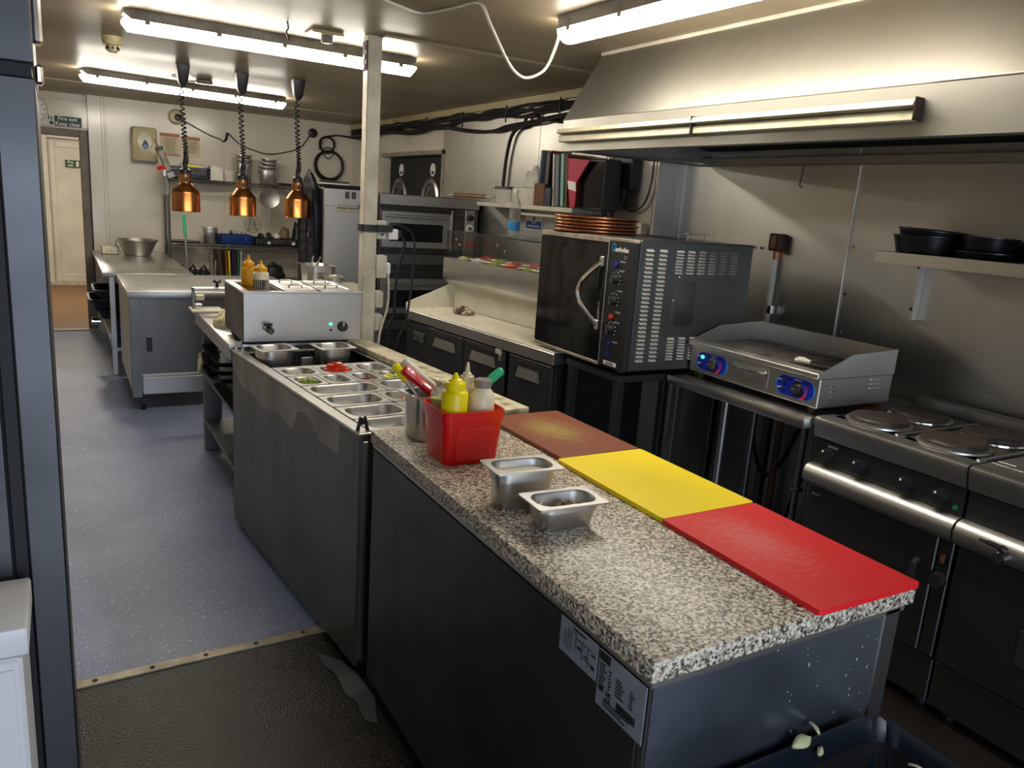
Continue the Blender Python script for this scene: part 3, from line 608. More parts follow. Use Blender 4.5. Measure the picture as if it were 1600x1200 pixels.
t = thing('white_bin', 'white lidded storage bin standing against the tall fridge', 'bin', (-.42, 1.39, 0))
MB().box(-.78, -.088, 1.302, 1.478, .02, .857, .006).obj('body', 'white_clean', t)
MB().box(-.785, -.078, 1.298, 1.482, .862, .909, .005, 2).obj('lid', 'white_clean', t)
MB().box(-.77, -.100, 1.2985, 1.3025, .06, .84, .001).obj('front_panel', 'white_clean', t)
MB().box(-.77, -.096, 1.31, 1.47, 0, .02).obj('plinth', 'black_plastic', t)
# ================================================================== saladette (local frame, turned 5.3 degrees)
SA = math.radians(5.32)
SO = Vector((.783, 2.349, 0))
def sal(x, y, z=0.0):
    return Vector((SO.x + x * math.cos(SA) - y * math.sin(SA), SO.y + x * math.sin(SA) + y * math.cos(SA), z))
t = thing('saladette', 'worn steel saladette with open topping pans and a marble ledge', 'prep counter', SO, SA)
Y0, Y1, X1, ZT = -.075, 1.345, .66, .85
MB().box(0, .012, Y0, Y1, .03, ZT, .002).obj('side_panel', 'steel_worn', t, w=False)
MB().box(.012, X1, Y0 + .003, Y0 + .018, .03, ZT, .002).obj('end_panel', 'steel_black', t, w=False)
MB().box(.012, X1, Y1 - .018, Y1 - .003, .03, ZT, .002).obj('end_panel', 'steel_dull', t, w=False)
MB().box(X1 - .012, X1, Y0, Y1, .03, ZT, .002).obj('side_panel', 'steel_dull', t, w=False)
MB().box(.012, X1 - .012, Y0 + .02, Y1 - .02, .03, .62).obj('body', 'steel_black', t, w=False)
b = MB(); b.box(-.004, .040, Y0 - .002, Y1, ZT, ZT + .010, .002); b.box(.04, .54, .905, .925, ZT, ZT + .010, .002); b.box(.04, .54, 1.265, Y1, ZT, ZT + .010, .002); b.box(.04, .54, Y0, Y0 + .008, ZT, ZT + .010, .001); b.box(.533, .66, Y0, Y1, ZT, ZT + .010, .002)
b.obj('top_frame', 'steel', t, w=False)
MB().box(.545, .655, -.09, 1.27, ZT + .012, ZT + .040, .005, 2).obj('marble_ledge', 'marble', t, w=False)
for y0 in (Y0 + .005,):
    MB().box(.012, .03, y0 - .006, y0, .05, .83, .002).obj('corner_angle', 'steel', t, w=False)
for y, m in ((-.045, 'black_plastic'), (1.315, 'steel')):
    b = MB(); P = [(-.022, 0), (-.012, 0), (-.008, .02), (.008, .02), (.012, 0), (.022, 0), (.010, .048), (.004, .042), (-.004, .042), (-.010, .048)]
    b.prism([(p[0] + .022, p[1] + ZT + .010) for p in P], 'y', y - .004, y + .004); b.obj('lid_clip', m, t, w=False)
for y in (1.04, 1.16): MB().box(.012, .648, y, y + .02, .742, .7575).obj('well_bar', 'steel', t, w=False)
MB().box(.232, .286, 1.08, 1.09, .66, .862, .002).obj('divider', 'steel', t, w=False)
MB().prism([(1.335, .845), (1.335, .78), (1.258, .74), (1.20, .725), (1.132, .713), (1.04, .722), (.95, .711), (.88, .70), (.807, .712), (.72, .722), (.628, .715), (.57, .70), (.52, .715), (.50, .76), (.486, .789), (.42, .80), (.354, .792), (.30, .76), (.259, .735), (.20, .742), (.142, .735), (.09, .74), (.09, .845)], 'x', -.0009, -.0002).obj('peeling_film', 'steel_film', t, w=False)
MB().box(-.0012, -.0002, -.03, .08, .74, .835).obj('old_label', 'steel_dull', t, w=False)
b = MB(); b.box(.05, .6, .0, 1.25, 0, .03); b.obj('plinth', 'black_plastic', t, w=False)
GR = 'steel pans set into the saladette'
def spans(y0, y1, xs, labs, D=.10):
    out = []
    for (x0, x1), l in zip(zip(xs, xs[1:]), labs):
        c = sal((x0 + x1) / 2, (y0 + y1) / 2, ZT + .0115 - D + .0)
        out.append((pan(l, x1 - x0 - .004, y1 - y0 - .004, D, c, SA, GR), (x0 + x1) / 2, (y0 + y1) / 2))
    return out
spans(.742, .902, (.042, .208, .374, .532), ('saladette pan of pale grated cheese in the back row', 'saladette pan heaped with red chopped tomato', 'empty saladette pan next to the chopped tomato'))
spans(.576, .738, (.042, .166, .288, .410, .532), ('small saladette pan of shredded lettuce', 'small saladette pan of brown relish', 'small saladette pan with sliced red onion', 'small saladette pan of lemon and lime wedges'))
spans(.408, .572, (.042, .335, .532), ('longest empty pan in the saladette', 'saladette pan of brown sauce beside the long pan'))
spans(.244, .404, (.042, .275, .532), ('empty saladette pan across from the orange cheese', 'saladette pan of orange cheese slices'))
spans(.080, .240, (.042, .275, .532), ('empty saladette pan, second from the black clip', 'saladette pan of grated cheese beside the canister'))
spans(-.066, .076, (.042, .275, .532), ('empty saladette pan beside the black clip', 'saladette pan with green sauce behind the canister'))
pan('deep steel pan standing askew in the open well, corner side', .176, .16, .15, sal(.120, 1.12, .758), SA + .06, 'deep pans standing in the open well')
pan('deep steel pan standing in the open well beside the ledge', .176, .16, .15, sal(.385, 1.095, .758), SA + .02, 'deep pans standing in the open well')
def heap(name, label, m, c, rx, ry, n, h, size, sa=SA, shape='box', cat='food'):
    b = MB()
    for k in range(n):
        a = random.uniform(0, 2 * PI); r_ = random.random() ** .55; x, y = rx * r_ * math.cos(a), ry * r_ * math.sin(a); z = h * (1 - r_ * r_) * random.uniform(.5, 1)
        q = size * random.uniform(.7, 1.3)
        mx = Matrix.Translation((x, y, z)) @ Matrix.Rotation(random.uniform(0, PI), 4, 'Z') @ Matrix.Rotation(random.uniform(-.7, .7), 4, 'X')
        if shape == 'box': b.box(-q, q, -q * .6, q * .6, -q * .35, q * .35, mx=mx)
        elif shape == 'strip': b.box(-q * 2.5, q * 2.5, -q * .35, q * .35, -q * .2, q * .2, mx=mx)
        else: b.lathe([(q * .4, -q * .5), (q, -q * .2), (q, q * .2), (q * .4, q * .5)], n=8, mx=mx)
    o = b.obj(name, m, w=False, flat=(shape != 'ball')); o.location = c; o.rotation_euler = (0, 0, sa)
    return tag(o, label, cat, kind='stuff')
ZF = ZT + .0115
heap('grated_cheese', 'pale grated cheese in the back row of the saladette', 'cheese', sal(.125, .822, ZF - .028), .056, .05, 200, .018, .004, shape='strip')
heap('chopped_tomato', 'red chopped tomato heaped in the saladette', 'tomato', sal(.291, .822, ZF - .020), .055, .050, 130, .048, .010)
heap('shredded_lettuce', 'shredded lettuce in the small saladette pan', 'lettuce', sal(.104, .657, ZF - .022), .034, .048, 130, .034, .006, shape='strip')
heap('sliced_onion', 'sliced red onion in the small saladette pan', 'onion', sal(.350, .640, ZF - .032), .03, .035, 50, .03, .007)
for i, (dx, dy, q, lb) in enumerate(((-.03, -.01, .024, 'yellow lemon wedge in the saladette'), (.0, .02, .027, 'lemon half facing up in the saladette'), (.03, 0, .025, 'green lime wedge in the saladette'))):
    b = MB(); b.lathe([(q * .2, -q), (q * .8, -q * .6), (q, 0), (q * .85, q * .35), (q * .3, q * .4)], n=14); o = b.obj('citrus_wedge', ('yellow_plastic', 'lime', 'lime')[i], w=False); o.location = sal(.471 + dx, .657 + dy, ZF - .018); o.rotation_euler = (.5 * (i - 1), .6, i * 1.0)
    tag(o, lb, 'fruit', 'citrus wedges in the saladette')
for i, (dx, dy, z, rz) in enumerate(((-.03, 0, -.062, .1), (.03, -.005, -.05, .3), (.045, .0, -.040, .2))):
    o = MB().box(-.05, .05, -.042, .042, 0, .008, .001).obj('cheese_slice', 'orange_cheese', w=False); o.location = sal(.40 + dx * .6, .322 + dy, ZF + z + .018); o.rotation_euler = (.06, -.08 * i, SA + rz); tag(o, ('flat orange cheese slice at the bottom of its pan', 'orange cheese slice in the middle of the pile', 'topmost orange cheese slice in the pan')[i], 'cheese slice', 'orange cheese slices')
heap('grated_cheese', 'grated cheese in the saladette pan beside the canister', 'cheese', sal(.40, .155, ZF - .028), .085, .045, 200, .022, .004, shape='strip')
def fill(name, label, m, c, w_, l_, z):
    o = MB(); o.loft([rr(w_, l_, .02, 3, z=0), rr(w_, l_, .02, 3, z=.003)]); o = o.obj(name, m, w=False); o.location = (c.x, c.y, z); o.rotation_euler = (0, 0, SA); tag(o, label, 'sauce', kind='stuff')
fill('relish', 'brown relish in the small saladette pan', 'ketchup', sal(.227, .657), .072, .108, ZF - .045)
fill('brown_sauce', 'thin brown sauce beside the long saladette pan', 'brown_sauce', sal(.433, .49), .14, .11, ZF - .035)
fill('green_sauce', 'green sauce in the pan behind the canister', 'lettuce', sal(.403, .005), .19, .085, ZF - .04)

# ================================================================== table with the bain-marie
t = thing('work_table', 'steel work table carrying the bain-marie', 'table', (.99, 4.3, 0))
b = MB(); b.box(.655, 1.33, 3.765, 4.90, .835, .87, .006, 2); b.obj('top', 'steel_top', t)
MB().box(.66, .69, 3.77, 4.88, .79, .835, .002).obj('edge_rail', 'steel', t)
MB().box(.70, .80, 4.85, 4.90, 0, .835, .003).obj('leg', 'steel_dull', t)
for x, y in ((1.28, 4.86), (1.28, 3.81), (.72, 3.81)): MB().box(x - .02, x + .02, y - .02, y + .02, 0, .835, .003).obj('leg', 'steel_dull', t)
MB().box(0.70, 1.31, 3.78, 4.86, .47, .49, .003).obj('shelf', 'steel_dull', t)
MB().box(0.70, 1.31, 3.78, 4.86, .18, .20, .003).obj('shelf', 'steel_dull', t)
b = MB()
for k in range(3):
    z = .60 + .045 * k; tr = thing('black_tray', ('lowest black tray on the table shelf', 'middle black tray on the table shelf', 'uppermost black tray on the table shelf')[k], 'tray', (.8, 4.4, z), 0, 'black trays under the bain-marie table')
    b = MB(); b.loft([rr(.22, .46, .03, 3, .79, 4.45, z - .03), rr(.30 - .02 * k, .54, .04, 3, .79, 4.45, z), rr(.29 - .02 * k, .53, .04, 3, .79, 4.45, z), rr(.21, .45, .03, 3, .79, 4.45, z - .024)]); b.obj('tray', 'pan_black', tr)
tag(MB().box(.76, 1.2, 4.25, 4.80, .492, .565, .01).obj('storage_box', 'black_plastic', w=False), 'low black box under the stacked trays', 'box')
for k in range(11):
    o = MB(); o.lathe([(.05, 0), (.085, .006), (.10, .014), (.10, .016), (.08, .010), (.02, .008)], n=20); o = o.obj('stacked_plate', 'copper_pipe' if k % 2 else 'thin_brown', w=False); o.location = (.86, 4.10, .2005 + k * .0155)
    tag(o, ORD[k] + ' brown plate from the bottom of the stack under the table', 'plate', 'brown plates stacked under the table')
# bain-marie
t = thing('bain_marie', 'countertop steel bain-marie with tap and control knob', 'food warmer', (.98, 3.84, .87))
WX0, WX1, WY0, WY1, WZ0, WZ1 = .70, 1.258, 3.64 + .09, 4.10, .90, 1.135
WY0 = 3.645
MB().box(WX0, WX1, WY0, WY1, WZ0, WZ1 - .004, .003).obj('body', 'steel', t)
MB().box(WX0 - .003, WX0 - .0002, WY0 + .01, WY1 - .005, WZ0 + .005, WZ1 - .012, .001).obj('side_panel', 'steel_black', t)  # thin darker sheet: the dark reflection on this side, put in as colour
b = MB(); b.box(WX0 - .006, WX1 + .006, WY0 - .008, WY0 + .03, WZ1 - .008, WZ1, .002); b.box(WX0 - .006, WX1 + .006, WY1 - .03, WY1 + .006, WZ1 - .008, WZ1, .002); b.box(WX0 - .006, WX0 + .03, WY0 + .03, WY1 - .03, WZ1 - .008, WZ1, .002); b.box(WX1 - .03, WX1 + .006, WY0 + .03, WY1 - .03, WZ1 - .008, WZ1, .002)
b.obj('rim', 'pan_steel', t)
MB().box(WX0 + .03, .878, WY0 + .03, WY1 - .03, WZ1 - .006, WZ1 - .0035).obj('open_well', 'black_gloss', t)
for x in (.74, 1.22):
    for y in (3.79, 4.06): MB().cyl((x, y, .87), (x, y, .90), .02, n=10).obj('foot', 'black_plastic', t)
kx = 1.163
MB().cyl((kx, WY0, .968), (kx, WY0 - .022, .968), .026, .022, 20).obj('knob', 'black_plastic', t)
MB().box(kx - .0025, kx + .0025, WY0 - .024, WY0 - .021, .972, .99).obj('knob_mark', 'white_print', t)
MB().cyl((1.105, WY0, .980), (1.105, WY0 - .006, .980), .007, n=12).obj('power_light', 'led_green', t)
MB().cyl((1.105, WY0, .952), (1.105, WY0 - .006, .952), .006, n=12).obj('heat_light', 'black_plastic', t)
tp = MB(); tp.cyl((.805, WY0, .966), (.805, WY0 - .03, .966), .014, n=14); tp.cyl((.805, WY0 - .03, .966), (.815, WY0 - .055, .958), .017, .015, 14); tp = tp.obj('drain_tap', 'steel_dull', t)
MB().box(.782, .822, WY0 - .045, WY0 - .028, .982, .994, .003).obj('lever', 'black_plastic', tp)
MB().cyl((.805, WY0 - .002, .966), (.805, WY0 - .006, .966), .024, n=18).obj('flange', 'chrome', tp)
GW = 'lidded pans in the bain-marie'
for i, (x0, x1) in enumerate(((.884, 1.052), (1.058, 1.226))):
    for j, (y0, y1) in enumerate(((3.68, 3.868), (3.874, 4.065))):
        o = thing('warmer_pan', ('lidded warmer pan beside the squeeze bottles, tap side', 'lidded warmer pan beside the squeeze bottles, far side', 'lidded warmer pan above the control knob', 'lidded warmer pan nearest the white pole')[i * 2 + j], 'pan', ((x0 + x1) / 2, (y0 + y1) / 2, WZ1), 0, GW)
        MB().loft([rr(x1 - x0, y1 - y0, .012, 3, z=0), rr(x1 - x0, y1 - y0, .012, 3, z=.005), rr(x1 - x0 - .02, y1 - y0 - .02, .02, 3, z=.006), rr(x1 - x0 - .03, y1 - y0 - .03, .02, 3, z=.001), rr(x1 - x0 - .05, y1 - y0 - .05, .02, 3, z=.001)]).obj('lid', 'pan_steel', o, w=False)
        MB().tube([(-.03, 0, .002), (-.025, 0, .016), (.025, 0, .016), (.03, 0, .002)], .004, 6).obj('lid_handle', 'pan_steel', o, w=False)
squeeze('orange squeeze bottle standing in the bain-marie', 'orange_plastic', 'orange_plastic', .775, 3.90, WZ1 - .003, .085, .034, .022, 'squeeze bottles in the bain-marie')
squeeze('squeeze bottle of dark sauce with a yellow cap in the bain-marie', 'pale_sauce', 'orange_plastic', .800, 3.745, WZ1 - .003, .078, .037, .016, 'squeeze bottles in the bain-marie', fill=.62)
# bench can opener and crumpled cloth on the table
t = thing('can_opener', 'bench can opener clamped on the table end', 'can opener', (.68, 4.80, .87))
MB().box(.625, .80, 4.74, 4.88, .871, .886, .003).obj('base_plate', 'white_plastic', t)
MB().box(.636, .652, 4.79, 4.815, .886, 1.01, .003).obj('post', 'steel_dull', t)
MB().box(.636, .83, 4.79, 4.81, .985, 1.012, .006).obj('arm', 'steel', t)
MB().box(.652, .705, 4.785, 4.82, .935, .970, .006).obj('gear_block', 'alu', t)
MB().box(.65, .69, 4.78, 4.83, .905, .915, .002).obj('blade_plate', 'steel', t)
k_ = MB(); k_.cyl((.775, 4.80, 1.012), (.775, 4.80, 1.04), .009, n=10); k_.lathe([(.008, 0), (.022, .004), (.024, .012), (.018, .02)], (.775, 4.80, 1.035), 12); k_.obj('knob', 'black_plastic', t)
def crumple(name, label, m, c, rx, ry, h, cat='cloth', n=14, seed=1, z0=0.0):
    rnd = random.Random(seed); loops = []
    for j in range(7):
        v = j / 6; rad = math.cos(v * PI / 2) * .92 + .08
        loops.append([(rx * rad * (1 + rnd.uniform(-.22, .22)) * math.cos(2 * PI * i / n), ry * rad * (1 + rnd.uniform(-.22, .22)) * math.sin(2 * PI * i / n), z0 + (h * math.sin(v * PI / 2) * (1 + (rnd.uniform(-.22, .22) if j else 0)) if j else 0)) for i in range(n)])
    o = MB().loft(loops).obj(name, m, w=False, angle=55); o.location = c
    return tag(o, label, cat)
crumple('crumpled_cloth', 'crumpled pale cloth on the steel table beside the bain-marie', 'cloth', (.74, 4.28, .871), .065, .085, .085, seed=3)
crumple('hanging_cloth', 'pale rag hanging at the cupboard under the can opener', 'cloth', (.648, 4.60, .555), .018, .035, .10, seed=5)

# ================================================================== hot cupboard (the pass)
t = thing('hot_cupboard', 'steel hot cupboard on castors under the heat lamps', 'cupboard', (1.0, 6.4, 0))
IX0, IX1, IY0, IY1 = .375, 1.575, 5.86, 6.93
MB().box(IX0 - .012, IX1, IY0 - .012, IY1, .80, .85, .005, 2).obj('top', 'steel_top', t)
MB().box(IX0, IX1 - .01, IY0 + .012, IY1 - .01, .14, .80, .004).obj('body', 'steel', t)
MB().box(IX0, IX0 + .065, IY0, IY0 + .0115, .10, .80, .003).obj('corner_stile', 'steel_dull', t)
MB().box(IX0 + .067, IX1 - .02, IY0 + .002, IY0 + .0115, .745, .80, .003).obj('top_rail', 'steel_dull', t)
d = MB().box(IX0 + .069, 1.02, IY0 + .001, IY0 + .0115, .27, .742, .003).obj('door', 'steel_dull', t)
MB().box(IX0 + .10, IX0 + .135, IY0 - .016, IY0 + .001, .43, .53, .004).obj('handle', 'black_plastic', d)
MB().box(IX0 + .108, IX0 + .127, IY0 - .02, IY0 + .001, .53, .545, .003).obj('latch', 'chrome', d)
MB().box(1.024, IX1 - .02, IY0 + .001, IY0 + .0115, .27, .742, .003).obj('door', 'steel_dull', t)
MB().box(IX0 + .068, IX1 - .02, IY0 - .002, IY0 + .0115, .245, .266, .003).obj('ledge', 'steel', t)
MB().box(IX0 + .068, IX1 - .02, IY0 - .001, IY0 + .0115, .12, .243, .004).obj('base_panel', 'steel', t)
for x in (IX0 + .07, IX1 - .1):
    for y in (IY0 + .06, IY1 - .1):
        MB().cyl((x - .015, y, .05), (x + .015, y, .05), .05, n=16).obj('castor', 'black_rubber', t)
        MB().box(x - .02, x + .02, y - .03, y + .03, .06, .14, .004).obj('castor_fork', 'black_plastic', t)
# stand with pans beside the pole
t = thing('steel_stand', 'steel stand with pans between the cupboard and pole', 'stand', (1.65, 5.3, 0))
MB().box(1.42, 1.86, 5.0, 5.58, .92, .952, .004).obj('top', 'steel', t)
MB().box(1.64, 1.855, 5.005, 5.575, .9525, .962, .003).obj('board', 'white_top', t)
for x in (1.45, 1.83):
    for y in (5.03, 5.55): MB().box(x - .018, x + .018, y - .018, y + .018, 0, .92, .002).obj('leg', 'steel_dull', t)
pan('big steel pan with utensils on the stand by the pole', .22, .26, .15, (1.54, 5.40, .953), .05)
pan('small round-cornered steel pan of chopped food on the stand', .13, .16, .10, (1.57, 5.135, .953), 0)
heap('chopped_food', 'chopped pale food in the small pan on the stand', 'cheese', (1.57, 5.135, 1.028), .04, .05, 60, .03, .006, 0)
for i, (x, y, q) in enumerate(((1.475, 5.36, .0), (1.50, 5.33, .3))):
    b = MB(); b.tube([(x, y, .97), (x + .01, y - .01, 1.10), (x + .02 * (i + 1), y - .01, 1.165)], .007, 6); tag(b.obj('tongs', 'chrome', w=False), ('steel tongs standing upright in the big pan', 'bent steel spoon leaning in the big pan')[i], 'utensil')
# tall steel cabinet
t = thing('tall_cabinet', 'tall steel cabinet behind the white pole', 'cabinet', (1.87, 6.15, 0))
MB().box(1.705, 2.045, 5.85, 6.48, .1, 1.628, .004).obj('body', 'steel', t)
MB().box(1.708, 2.042, 5.838, 5.8495, .14, 1.50, .003).obj('door', 'steel', t)
for x in (1.868, 1.918, ): MB().box(x, x + .03, 5.836, 5.8495, 1.56, 1.61, .003).obj('rocker_switch', 'thin_brown', t)
MB().box(1.80, 1.98, 5.815, 5.838, 1.49, 1.507, .003).obj('door_lip', 'steel', t)
MB().box(1.80, 1.97, 5.832, 5.8385, 1.46, 1.489, .002).obj('label_holder', 'alu', t)
MB().box(1.965, 1.99, 5.81, 5.838, 1.49, 1.515, .004).obj('catch', 'black_plastic', t)
for x in (1.73, 2.02):
    for y in (5.90, 6.43): MB().cyl((x, y, 0), (x, y, .1), .02, n=10).obj('foot', 'black_plastic', t)
tag(MB().box(1.72, 2.03, 5.90, 6.2, 1.629, 1.655, .01).obj('flat_tray', 'black_gloss', w=False), 'black tray lying on the tall cabinet', 'tray')
tag(MB().cyl((1.80, 6.32, 1.66), (2.04, 6.30, 1.66), .028, n=16).obj('foil_roll', 'steel', w=False), 'steel roll lying on the tall cabinet behind the tray', 'roll')
# ================================================================== back of the kitchen
t = thing('steel_table', 'long steel table along the back carrying the mixing bowl', 'table', (.63, 8.0, 0))
MB().box(.268, .945, 7.0, 9.15, .815, .85, .006, 2).obj('top', 'steel_top', t)
for x, y in ((.335, 7.08), (.335, 9.0), (.90, 7.08), (.90, 9.0)): MB().box(x - .02, x + .02, y - .02, y + .02, 0, .815, .003).obj('leg', 'steel', t)
MB().box(.32, .93, 7.05, 9.05, .20, .23, .003).obj('shelf', 'steel', t)
t = thing('mixing_bowl', 'wide steel mixing bowl on the back table', 'bowl', (.655, 8.67, .851))
MB().lathe([(.105, 0), (.115, .004), (.17, .125), (.19, .150), (.197, .152), (.197, .158), (.185, .156), (.165, .12), (.11, .010), (.02, .008)], (.655, 8.67, .851), 32).obj('bowl', 'pan_steel', t)
t = thing('paper_box', 'small white box of cards on the back table', 'box', (.41, 8.75, .851))
b = MB(); b.box(.335, .485, 8.70, 8.706, .851, .925); b.box(.335, .485, 8.81, 8.816, .851, .925); b.box(.335, .341, 8.7, 8.816, .851, .925); b.box(.479, .485, 8.7, 8.816, .851, .925); b.box(.335, .485, 8.7, 8.816, .851, .856)
b.obj('box', 'paper', t); MB().box(.37, .44, 8.697, 8.7, .87, .905).obj('printed_label', 'poster', t)
tag(MB().tube([(.45, 8.76, .86), (.465, 8.75, .94), (.47, 8.75, .985)], .004).obj('pen', 'black_plastic', w=False), 'black pen standing in the small white box', 'pen')
for k in range(3):
    z = (.670, .585, .49)[k]; w_ = (.36, .42, .36)[k]; y = (7.5, 7.55, 7.6)[k]
    tr = thing('roasting_tin', ('uppermost dark roasting tin sticking out under the back table', 'middle dark roasting tin sticking out under the back table', 'lowest dark roasting tin under the back table')[k], 'roasting tin', (.4, y, z), 0, 'dark roasting tins under the back table')
    x0 = (.20, .165, .22)[k]
    MB().loft([rr(w_ - .08, .42, .04, 3, x0 + w_ / 2, y, z - .075), rr(w_ - .02, .50, .05, 3, x0 + w_ / 2, y, z), rr(w_, .52, .05, 3, x0 + w_ / 2, y, z), rr(w_, .52, .05, 3, x0 + w_ / 2, y, z + .006), rr(w_ - .035, .485, .05, 3, x0 + w_ / 2, y, z + .006), rr(w_ - .09, .41, .04, 3, x0 + w_ / 2, y, z - .068)]).obj('tin', 'pan_black', tr)
tag(MB().box(.36, .80, 7.40, 7.85, .232, .41, .01).obj('storage_tub', 'black_plastic', w=False), 'black tub on the shelf under the roasting tins', 'tub')
tag(MB().cyl((.19, 7.62, .36), (.26, 7.62, .36), .035, n=16).obj('steel_pot_handle', 'chrome', w=False), 'shiny pot end poking out below the roasting tins', 'pot')
bb = MB().box(.36, .385, 7.3, 7.38, .232, .33, .004).obj('blue_carton', 'blue_crate', w=False); tag(bb, 'small blue carton on the back table shelf', 'carton')
# green handled pole
t = thing('mop_pole', 'steel mop pole with a green grip leaning behind the pass', 'mop pole', (1.05, 8.05, 0))
P0 = Vector((1.075, 8.0, .0)); P1 = Vector((1.018, 8.1, 1.295)); PM = P0.lerp(P1, .855)
MB().cyl(P0, PM, .011, n=10).obj('pole', 'steel', t); MB().cyl(PM - (P1 - P0) * .002, P1, .016, .014, 12).obj('grip', 'green_plastic', t)
# wire shelving
def zz(x0, x1, y, z): return z
t = thing('wire_shelving', 'chrome wire shelving against the white back wall', 'shelving', (1.66, 8.95, 0))
for x in (.966, 2.38):
    for y in (8.80, 9.12): MB().cyl((x, y, 0), (x, y, 1.70), .014, n=10).obj('post', 'steel_dull', t)
for z in (1.625, .965, .60):
    b = MB()
    for y in (8.80, 9.12):
        b.cyl((.966, y, z), (2.38, y, z), .005, n=6, cap=False); b.cyl((.966, y, z - .03), (2.38, y, z - .03), .004, n=6, cap=False)
        n = 44
        for k in range(n):
            xa = .966 + 1.414 * k / n; xb = xa + 1.414 / n; b.cyl((xa, y, z - (.03 if k % 2 else 0)), (xb, y, z - (0 if k % 2 else .03)), .003, n=4, cap=False)
    for x in (.966, 2.38): b.cyl((x, 8.8, z), (x, 9.12, z), .005, n=6, cap=False)
    for k in range(50):
        x = .99 + 1.37 * k / 49; b.cyl((x, 8.8, z + .004), (x, 9.12, z + .004), .0028, n=4, cap=False)
    b.obj('wire_deck', 'steel_dull', t)
def crate(name, label, m, x0, x1, y0, y1, z0, h, cols=9, rows=3):
    t = thing(name, label, 'crate', ((x0 + x1) / 2, (y0 + y1) / 2, z0))
    b = MB(); th = .006
    b.box(x0, x1, y0, y1, z0, z0 + th)
    for (a0, a1, c0, c1) in ((x0, x1, y0, y0 + th), (x0, x1, y1 - th, y1), (x0, x0 + th, y0, y1), (x1 - th, x1, y0, y1)):
        b.box(a0, a1, c0, c1, z0, z0 + .012); b.box(a0 - .003, a1 + .003, c0 - .003, c1 + .003, z0 + h - .014, z0 + h)
        L = max(a1 - a0, c1 - c0); n = max(4, int(L / .028))
        for k in range(n + 1):
            if a1 - a0 > c1 - c0: x = a0 + (a1 - a0 - th) * k / n; b.box(x, x + .012, c0, c1, z0, z0 + h)
            else: y = c0 + (c1 - c0 - th) * k / n; b.box(a0, a1, y, y + .012, z0, z0 + h)
        for r_ in range(1, rows):
            zz_ = z0 + h * r_ / rows; b.box(a0, a1, c0, c1, zz_ - .004, zz_ + .004)
    b.obj('basket', m, t)
    return t
ZS = 1.633
crate('blue_basket', 'dark blue slotted basket on the top wire shelf', 'navy_crate', 1.00, 1.37, 8.84, 9.08, ZS, .115)
tag(MB().box(1.10, 1.36, 8.90, 9.05, ZS + .03, ZS + .15, .03, 2).obj('food_tub', 'white_top', w=False), 'pale tub with yellow label inside the blue basket', 'tub')
MB().box(1.15, 1.27, 8.896, 8.90, ZS + .085, ZS + .135).obj('tub_label', 'yellow_plastic', bpy.data.objects['food_tub'], w=False)
o = tag(MB().prism([(1.385, ZS), (1.515, ZS), (1.51, ZS + .12), (1.42, ZS + .15), (1.39, ZS + .145)], 'y', 8.88, 9.04).obj('paper_bag', 'paper', w=False), 'white paper packet beside the blue basket', 'packet')
tag(MB().loft([rr(.09, .16, .02, 3, 1.576, 8.97, ZS), rr(.10, .18, .02, 3, 1.576, 8.97, ZS + .11)]).obj('clear_box', 'film', w=False), 'clear plastic box on the top shelf beside the pans', 'box')
GP = 'steel pans stacked on the top wire shelf'
for k in range(3): pan(('bottom pan of the stack behind the middle lamp', 'middle pan of the stack behind the middle lamp', 'top pan of the stack behind the middle lamp')[k], .185, .17, .20 if k == 0 else .044, (1.735, 8.96, ZS + (.2005 + (k - 1) * .0445 if k else 0)), .1, GP)
for k in range(4): pan(('bottom pan of the stack above the hanging sieve', 'second pan up in the stack above the sieve', 'third pan up in the stack above the sieve', 'top tilted pan in the stack above the sieve')[k], .20 - (k > 1) * .02, .17, .15 if k == 0 else .038, (1.995 + (k > 1) * .01, 8.96, ZS + (.1505 + (k - 1) * .0395 if k else 0)), .0, GP, tilt=(0, .05 * (k == 3), 0))
tag(MB().box(2.10, 2.27, 8.84, 9.0, ZS, ZS + .022, .004).obj('small_tray', 'pan_black', w=False), 'small dark tray on the top shelf end', 'tray')
tag(MB().cyl((2.30, 8.9, ZS), (2.30, 8.9, ZS + .07), .014, n=12).obj('steel_shaker', 'chrome', w=False), 'slim steel tube on the top shelf end', 'shaker')
# hanging tools on the shelf
t = thing('sieve', 'round steel sieve hanging from the wire shelf', 'sieve', (1.965, 8.76, 1.3))
b = MB(); b.lathe([(.105, 0), (.108, .004), (.105, .01), (.099, .006)], n=28, mx=Matrix.Translation((1.965, 8.755, 1.49)) @ Matrix.Rotation(PI / 2, 4, 'X')); b.obj('rim', 'steel', t)
b = MB(); b.lathe([(.102, 0), (.095, -.03), (.07, -.055), (.03, -.065), (.002, -.066)], n=24, mx=Matrix.Translation((1.965, 8.755, 1.49)) @ Matrix.Rotation(PI / 2, 4, 'X')); b.obj('mesh_bowl', 'steel_dull', t)
MB().cyl((1.965, 8.75, 1.385), (1.965, 8.75, 1.235), .010, .012, 10).obj('handle', 'chrome', t)
MB().tube([(1.965, 8.75, 1.595), (1.965, 8.76, 1.62), (1.965, 8.795, 1.63)], .004, 6).obj('hook', 'chrome', t)
t = thing('wire_skimmer', 'wire spider skimmer hanging with its hoop down', 'skimmer', (1.78, 8.74, 1.2))
MB().cyl((1.755, 8.745, 1.60), (1.77, 8.74, 1.30), .010, n=8).obj('handle', 'black_plastic', t)
b = MB(); c_ = Vector((1.785, 8.735, 1.205))
b.tube([c_ + Vector((.085 * math.cos(a), 0, .085 * math.sin(a))) for a in [2 * PI * i / 24 for i in range(25)]], .003, 5, 1)
